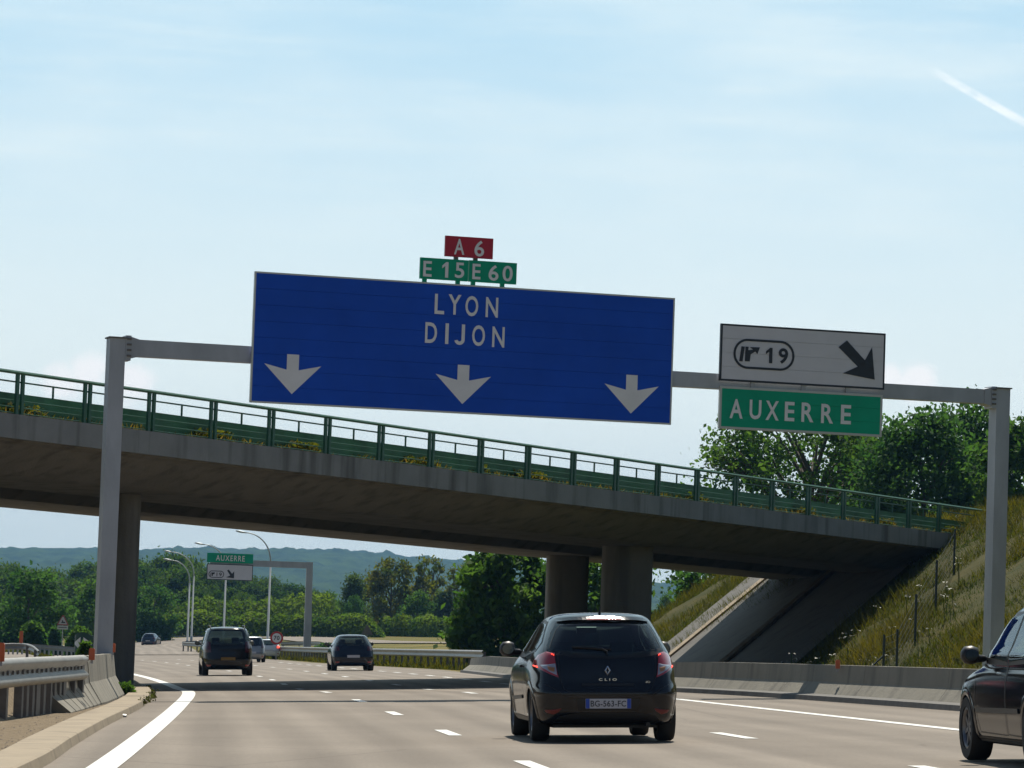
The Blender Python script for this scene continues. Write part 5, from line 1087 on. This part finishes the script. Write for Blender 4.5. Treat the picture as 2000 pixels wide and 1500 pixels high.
# hedges: long clipped mounds of shrubs
def hedge(name, label, pts, h, w, n, Y0, lm='hedge'):
    pts = np.array(pts, float); r = np.random.default_rng(len(label)); t = r.uniform(0, 1, n); ts = np.linspace(0, 1, len(pts)); c = np.stack([np.interp(t, ts, pts[:, 0]), np.interp(t, ts, pts[:, 1])], 1)
    a = r.uniform(0, math.pi, n); q = r.uniform(.75, 1, n); lump = np.array([mnoise.noise(Vector((x * .22, y * .22, 0))) + .6 * mnoise.noise(Vector((x * .7, y * .7, k))) for x, y, k in zip(c[:, 0], c[:, 1], a)])
    fade = np.minimum(1, np.minimum(t, 1 - t) * 14)**.5; y = c[:, 1] + np.cos(a) * w / 2 * q; z = np.sin(a) * h * q * (1 + .28 * lump) * fade
    base = gz(c[:, 0], c[:, 1]); cent = np.stack([c[:, 0], y, base + z], 1); V, Fq = leaves(cent, .26, r); V = V @ RBn.T; o0 = W(pts[0, 0], pts[0, 1], float(gz(*pts[0]))); V = V - np.array(o0)
    me = mesh_from(name, V, Fq, M[lm], np.repeat(np.clip(.42 + lump * .8 + r.normal(size=n) * .14, 0, 1), 4)); o = bpy.data.objects.new(name, me); C.objects.link(o); o.location = o0; return tag(o, label, 'hedge')
X_ = lambda px, Y: (px - 1000) / F * Y
hedge('hedge', 'long low hedge running behind the lamps and the cantilever post', [(X_(150, 520), 520), (X_(450, 510), 510), (X_(750, 490), 490)], 3.0, 6, 16000, 510)
hedge('hedge', 'shorter hedge to the right, starting behind the dark blue hatchback', [(X_(735, 530), 530), (X_(830, 500), 500), (X_(980, 470), 470)], 2.6, 6, 10000, 500)
hedge('hedge', 'pale shrubby strip rising behind the long hedge below the wood', [(X_(120, 560), 560), (X_(420, 560), 560), (X_(690, 555), 555)], 5.4, 9, 13000, 560)
# far-off wood: one mass
Vs, Fs, Ts = [], [], []; off = 0; r = np.random.default_rng(99); woodtop = pchip([-150, 0, 60, 150, 265, 330, 400, 500, 560, 600, 650, 720], [1096, 1100, 1122, 1112, 1098, 1092, 1104, 1128, 1140, 1150, 1170, 1195])
for row, (Y, dy, n) in enumerate(((780, 0, 34), (700, 16, 32), (630, 32, 30), (575, 52, 28))):
    for px in np.linspace(-140, 660 + (row == 0) * 20, n):
        px += r.uniform(-12, 12); yt = float(woodtop(px)) + dy * r.uniform(.75, 1.3) + r.uniform(-4, 6); kind = ('round', 'dark', 'round', 'willow', 'dark')[r.integers(5)]; d, lm, h0, w0 = proto[kind]
        p = at(px, Y); h = height(px, yt, Y, p)
        if h < 2.5: continue
        a = r.uniform(0, 6.28); s = np.array([h * .095 * r.uniform(.8, 1.15)] * 2 + [h / h0]); V = d[1] * s; ca, sa = math.cos(a), math.sin(a); V = np.stack([V[:, 0] * ca - V[:, 1] * sa, V[:, 0] * sa + V[:, 1] * ca, V[:, 2]], 1) + np.array(W(p))
        Vs.append(V); Fs.append(d[2] + off); off += len(V); Ts.append(np.clip(d[3] + r.uniform(-.2, .3), 0, 1))
me = mesh_from('woodland', np.concatenate(Vs), np.concatenate(Fs), leafmat('wood leaves', (.030, .068, .014), (.088, .130, .026)), np.concatenate(Ts)); o = bpy.data.objects.new('woodland', me); C.objects.link(o); tag(o, kind='stuff')
# grass: tall dry blades on the slope, shorter on islands; weeds along the bridge edge
def blades(name, pos, h, m, r, wdt=.03, lean=.35, tint=None):
    n = len(pos); a = r.uniform(0, 2 * math.pi, n); hh = h * r.uniform(.5, 1.3, n); d = np.stack([np.cos(a), np.sin(a), np.zeros(n)], 1) * wdt; tip = np.stack([r.normal(size=n) * lean * hh, r.normal(size=n) * lean * hh, hh], 1)
    V = np.stack([pos - d, pos + d, pos + tip], 1).reshape(-1, 3); t = tint if tint is not None else r.uniform(0, 1, n); me = mesh_from(name, V, np.arange(3 * n).reshape(-1, 3), m, np.repeat(t, 3)); o = bpy.data.objects.new(name, me); C.objects.link(o); return tag(o, kind='stuff')
r = np.random.default_rng(4); n = 190000; y = r.uniform(84, 190, n); u = r.uniform(0, 1, n); x = TOE(y) - 5 + u * 19; s_, n_ = bc(x, y); e = emb(x, y); inpav = (n_ > .6) & (n_ < 18.2) & (s_ < 62)
k = ~inpav & (x > E_R(y) + 1.2) & (x / y < .22) & (n_ < 34); x, y = x[k], y[k]; tn = np.array([mnoise.noise(Vector((a * .3, b * .3, 0))) for a, b in zip(x, y)])
tall = 1 + np.clip(tn * 1.6, -.6, 1); pos = np.stack([x, y, np.maximum(gz(x, y), prof(y) + emb(x, y)) - .05], 1) @ RBn.T; blades('grass', pos, .31 * tall, M['grass'], r, .020, .55, np.clip(.45 + tn * 1.1 + r.normal(size=len(x)) * .2, 0, 1))
n = 26000; y = r.uniform(166, 345, n); x = E_R(y) + 1.0 + r.uniform(0, 1, n)**1.5 * 14; pos = np.stack([x, y, gz(x, y) - .03], 1) @ RBn.T; blades('grass', pos, .30, M['grass'], r, .05, .4, r.uniform(.2, 1, n))
n = 9000; y = np.where(r.uniform(0, 1, n) < .35, r.uniform(94, 250, n), r.uniform(262, 330, n)); x = E_L(y) - 1.4 - r.uniform(0, 1, n) * np.where(y < 255, 1.2, 16); pos = np.stack([x, y, gz(x, y) - .03], 1) @ RBn.T; blades('grass', pos, .28, M['grass'], r, .05, .4, r.uniform(.2, .9, n))
# weeds rooted in the bridge edge, behind the railing
n = 6500; s = r.uniform(S0, S1, n); w = np.array([mnoise.noise(Vector((a * .5, 0, 2))) for a in s]); k = w > r.uniform(-.5, .25, n); s, w = s[k], w[k]; pos = np.array([BW(a, b, DH(a)) for a, b in zip(s, r.uniform(.14, .33, len(s)))]); blades('weeds', pos, .13 + .22 * np.clip(w + .2, 0, 1), leafmat('dry weeds', (.045, .065, .012), (.15, .11, .03), .4, (1.1, 1, .4)), r, .035, .5)
k = w > .1; c = np.array([BW(a, b, DH(a) + z) for a, b, z in zip(s[k], r.uniform(.12, .34, k.sum()), r.uniform(.02, .30, k.sum()))]); V, Fq = leaves(c, .07, r); o = bpy.data.objects.new('weeds', mesh_from('weeds', V, Fq, M['leaf_c'], np.repeat(r.uniform(0, 1, len(c)), 4))); C.objects.link(o); tag(o, kind='stuff')
# pale flower heads on the slope by the dark paving
n = 70; y = r.uniform(104, 124, n); x = TOE(y) + r.uniform(-1.5, 5.5, n); s_, n_ = bc(x, y); k = (n_ < .6) & (n_ > -9); x, y = x[k], y[k]; z = np.maximum(gz(x, y), prof(y) + emb(x, y)) + r.uniform(.4, .95, len(x)); cc = (np.stack([x, y, z], 1)[:, None, :] + r.normal(size=(len(x), 5, 3)) * (.07, .07, .015)).reshape(-1, 3) @ RBn.T
M['umbel'] = mat('white flower heads', (.40, .40, .34), .8); V, Fq = leaves(cc, .05, r, 2.5); o = bpy.data.objects.new('wildflowers', mesh_from('wildflowers', V, Fq, M['umbel'])); C.objects.link(o); tag(o, kind='stuff')
st = MB()
for q in np.stack([x, y, z], 1): st.tube([W(q), W(q[0] + .05, q[1], q[2] - 1.0)], .012, 3, False)
tag(st.build('wildflowers', M['leaf_a'], fix=False), kind='stuff')
n = 420; y = r.uniform(68, 96, n); x = E_L(y) + r.normal(size=n) * .05 - .03; k = np.array([mnoise.noise(Vector((a * .9, 0, 7))) for a in y]) > -.05; x, y = x[k], y[k]
V, Fq = leaves(np.stack([x, y, prof(y) + r.uniform(.01, .12, len(x))], 1) @ RBn.T, .045, r); o = bpy.data.objects.new('leaf_litter', mesh_from('leaf_litter', V, Fq, leafmat('dead leaves', (.035, .03, .018), (.06, .065, .022)), np.repeat(r.uniform(0, 1, len(x)), 4))); C.objects.link(o); tag(o, kind='stuff')
# stones on the gravel verge
n = 700; y = r.uniform(38, 92, n); x = E_L(y) - .55 - r.uniform(0, 1, n)**1.4 * 2.0; vs, fs = [], []; ico = [(0, 0, 1), (.9, 0, .1), (.2, .9, 0), (-.8, .5, .1), (-.7, -.6, 0), (.3, -.9, .1), (0, 0, -.6)]; mb = MB()
for a, b in zip(x, y): q = r.uniform(.008, .026); mb.add([(a + v[0] * q * r.uniform(.7, 1.3), b + v[1] * q, float(gz(a, b)) + .06 + v[2] * q * .7) for v in ico], [(0, 1, 2), (0, 2, 3), (0, 3, 4), (0, 4, 5), (0, 5, 1)])
mb.road(); M['stone'] = mat('stones', (.16, .13, .10), .9, var=.4, scale=40); tag(mb.build('gravel', M['stone']), kind='stuff')

# ------------------------------------------------------------------ air
HZ = MB(); HZ.box((-1600, -90, -66), (1600, 6700, 260)); hm = bpy.data.materials.new('haze'); hm.use_nodes = True; nt = hm.node_tree; nt.nodes.clear(); v = nt.nodes.new('ShaderNodeVolumePrincipled'); v.inputs['Color'].default_value = (.22, .49, .86, 1); v.inputs['Density'].default_value = .00009; o_ = nt.nodes.new('ShaderNodeOutputMaterial'); nt.links.new(v.outputs[0], o_.inputs['Volume'])
tag(HZ.build('haze', hm), kind='stuff')
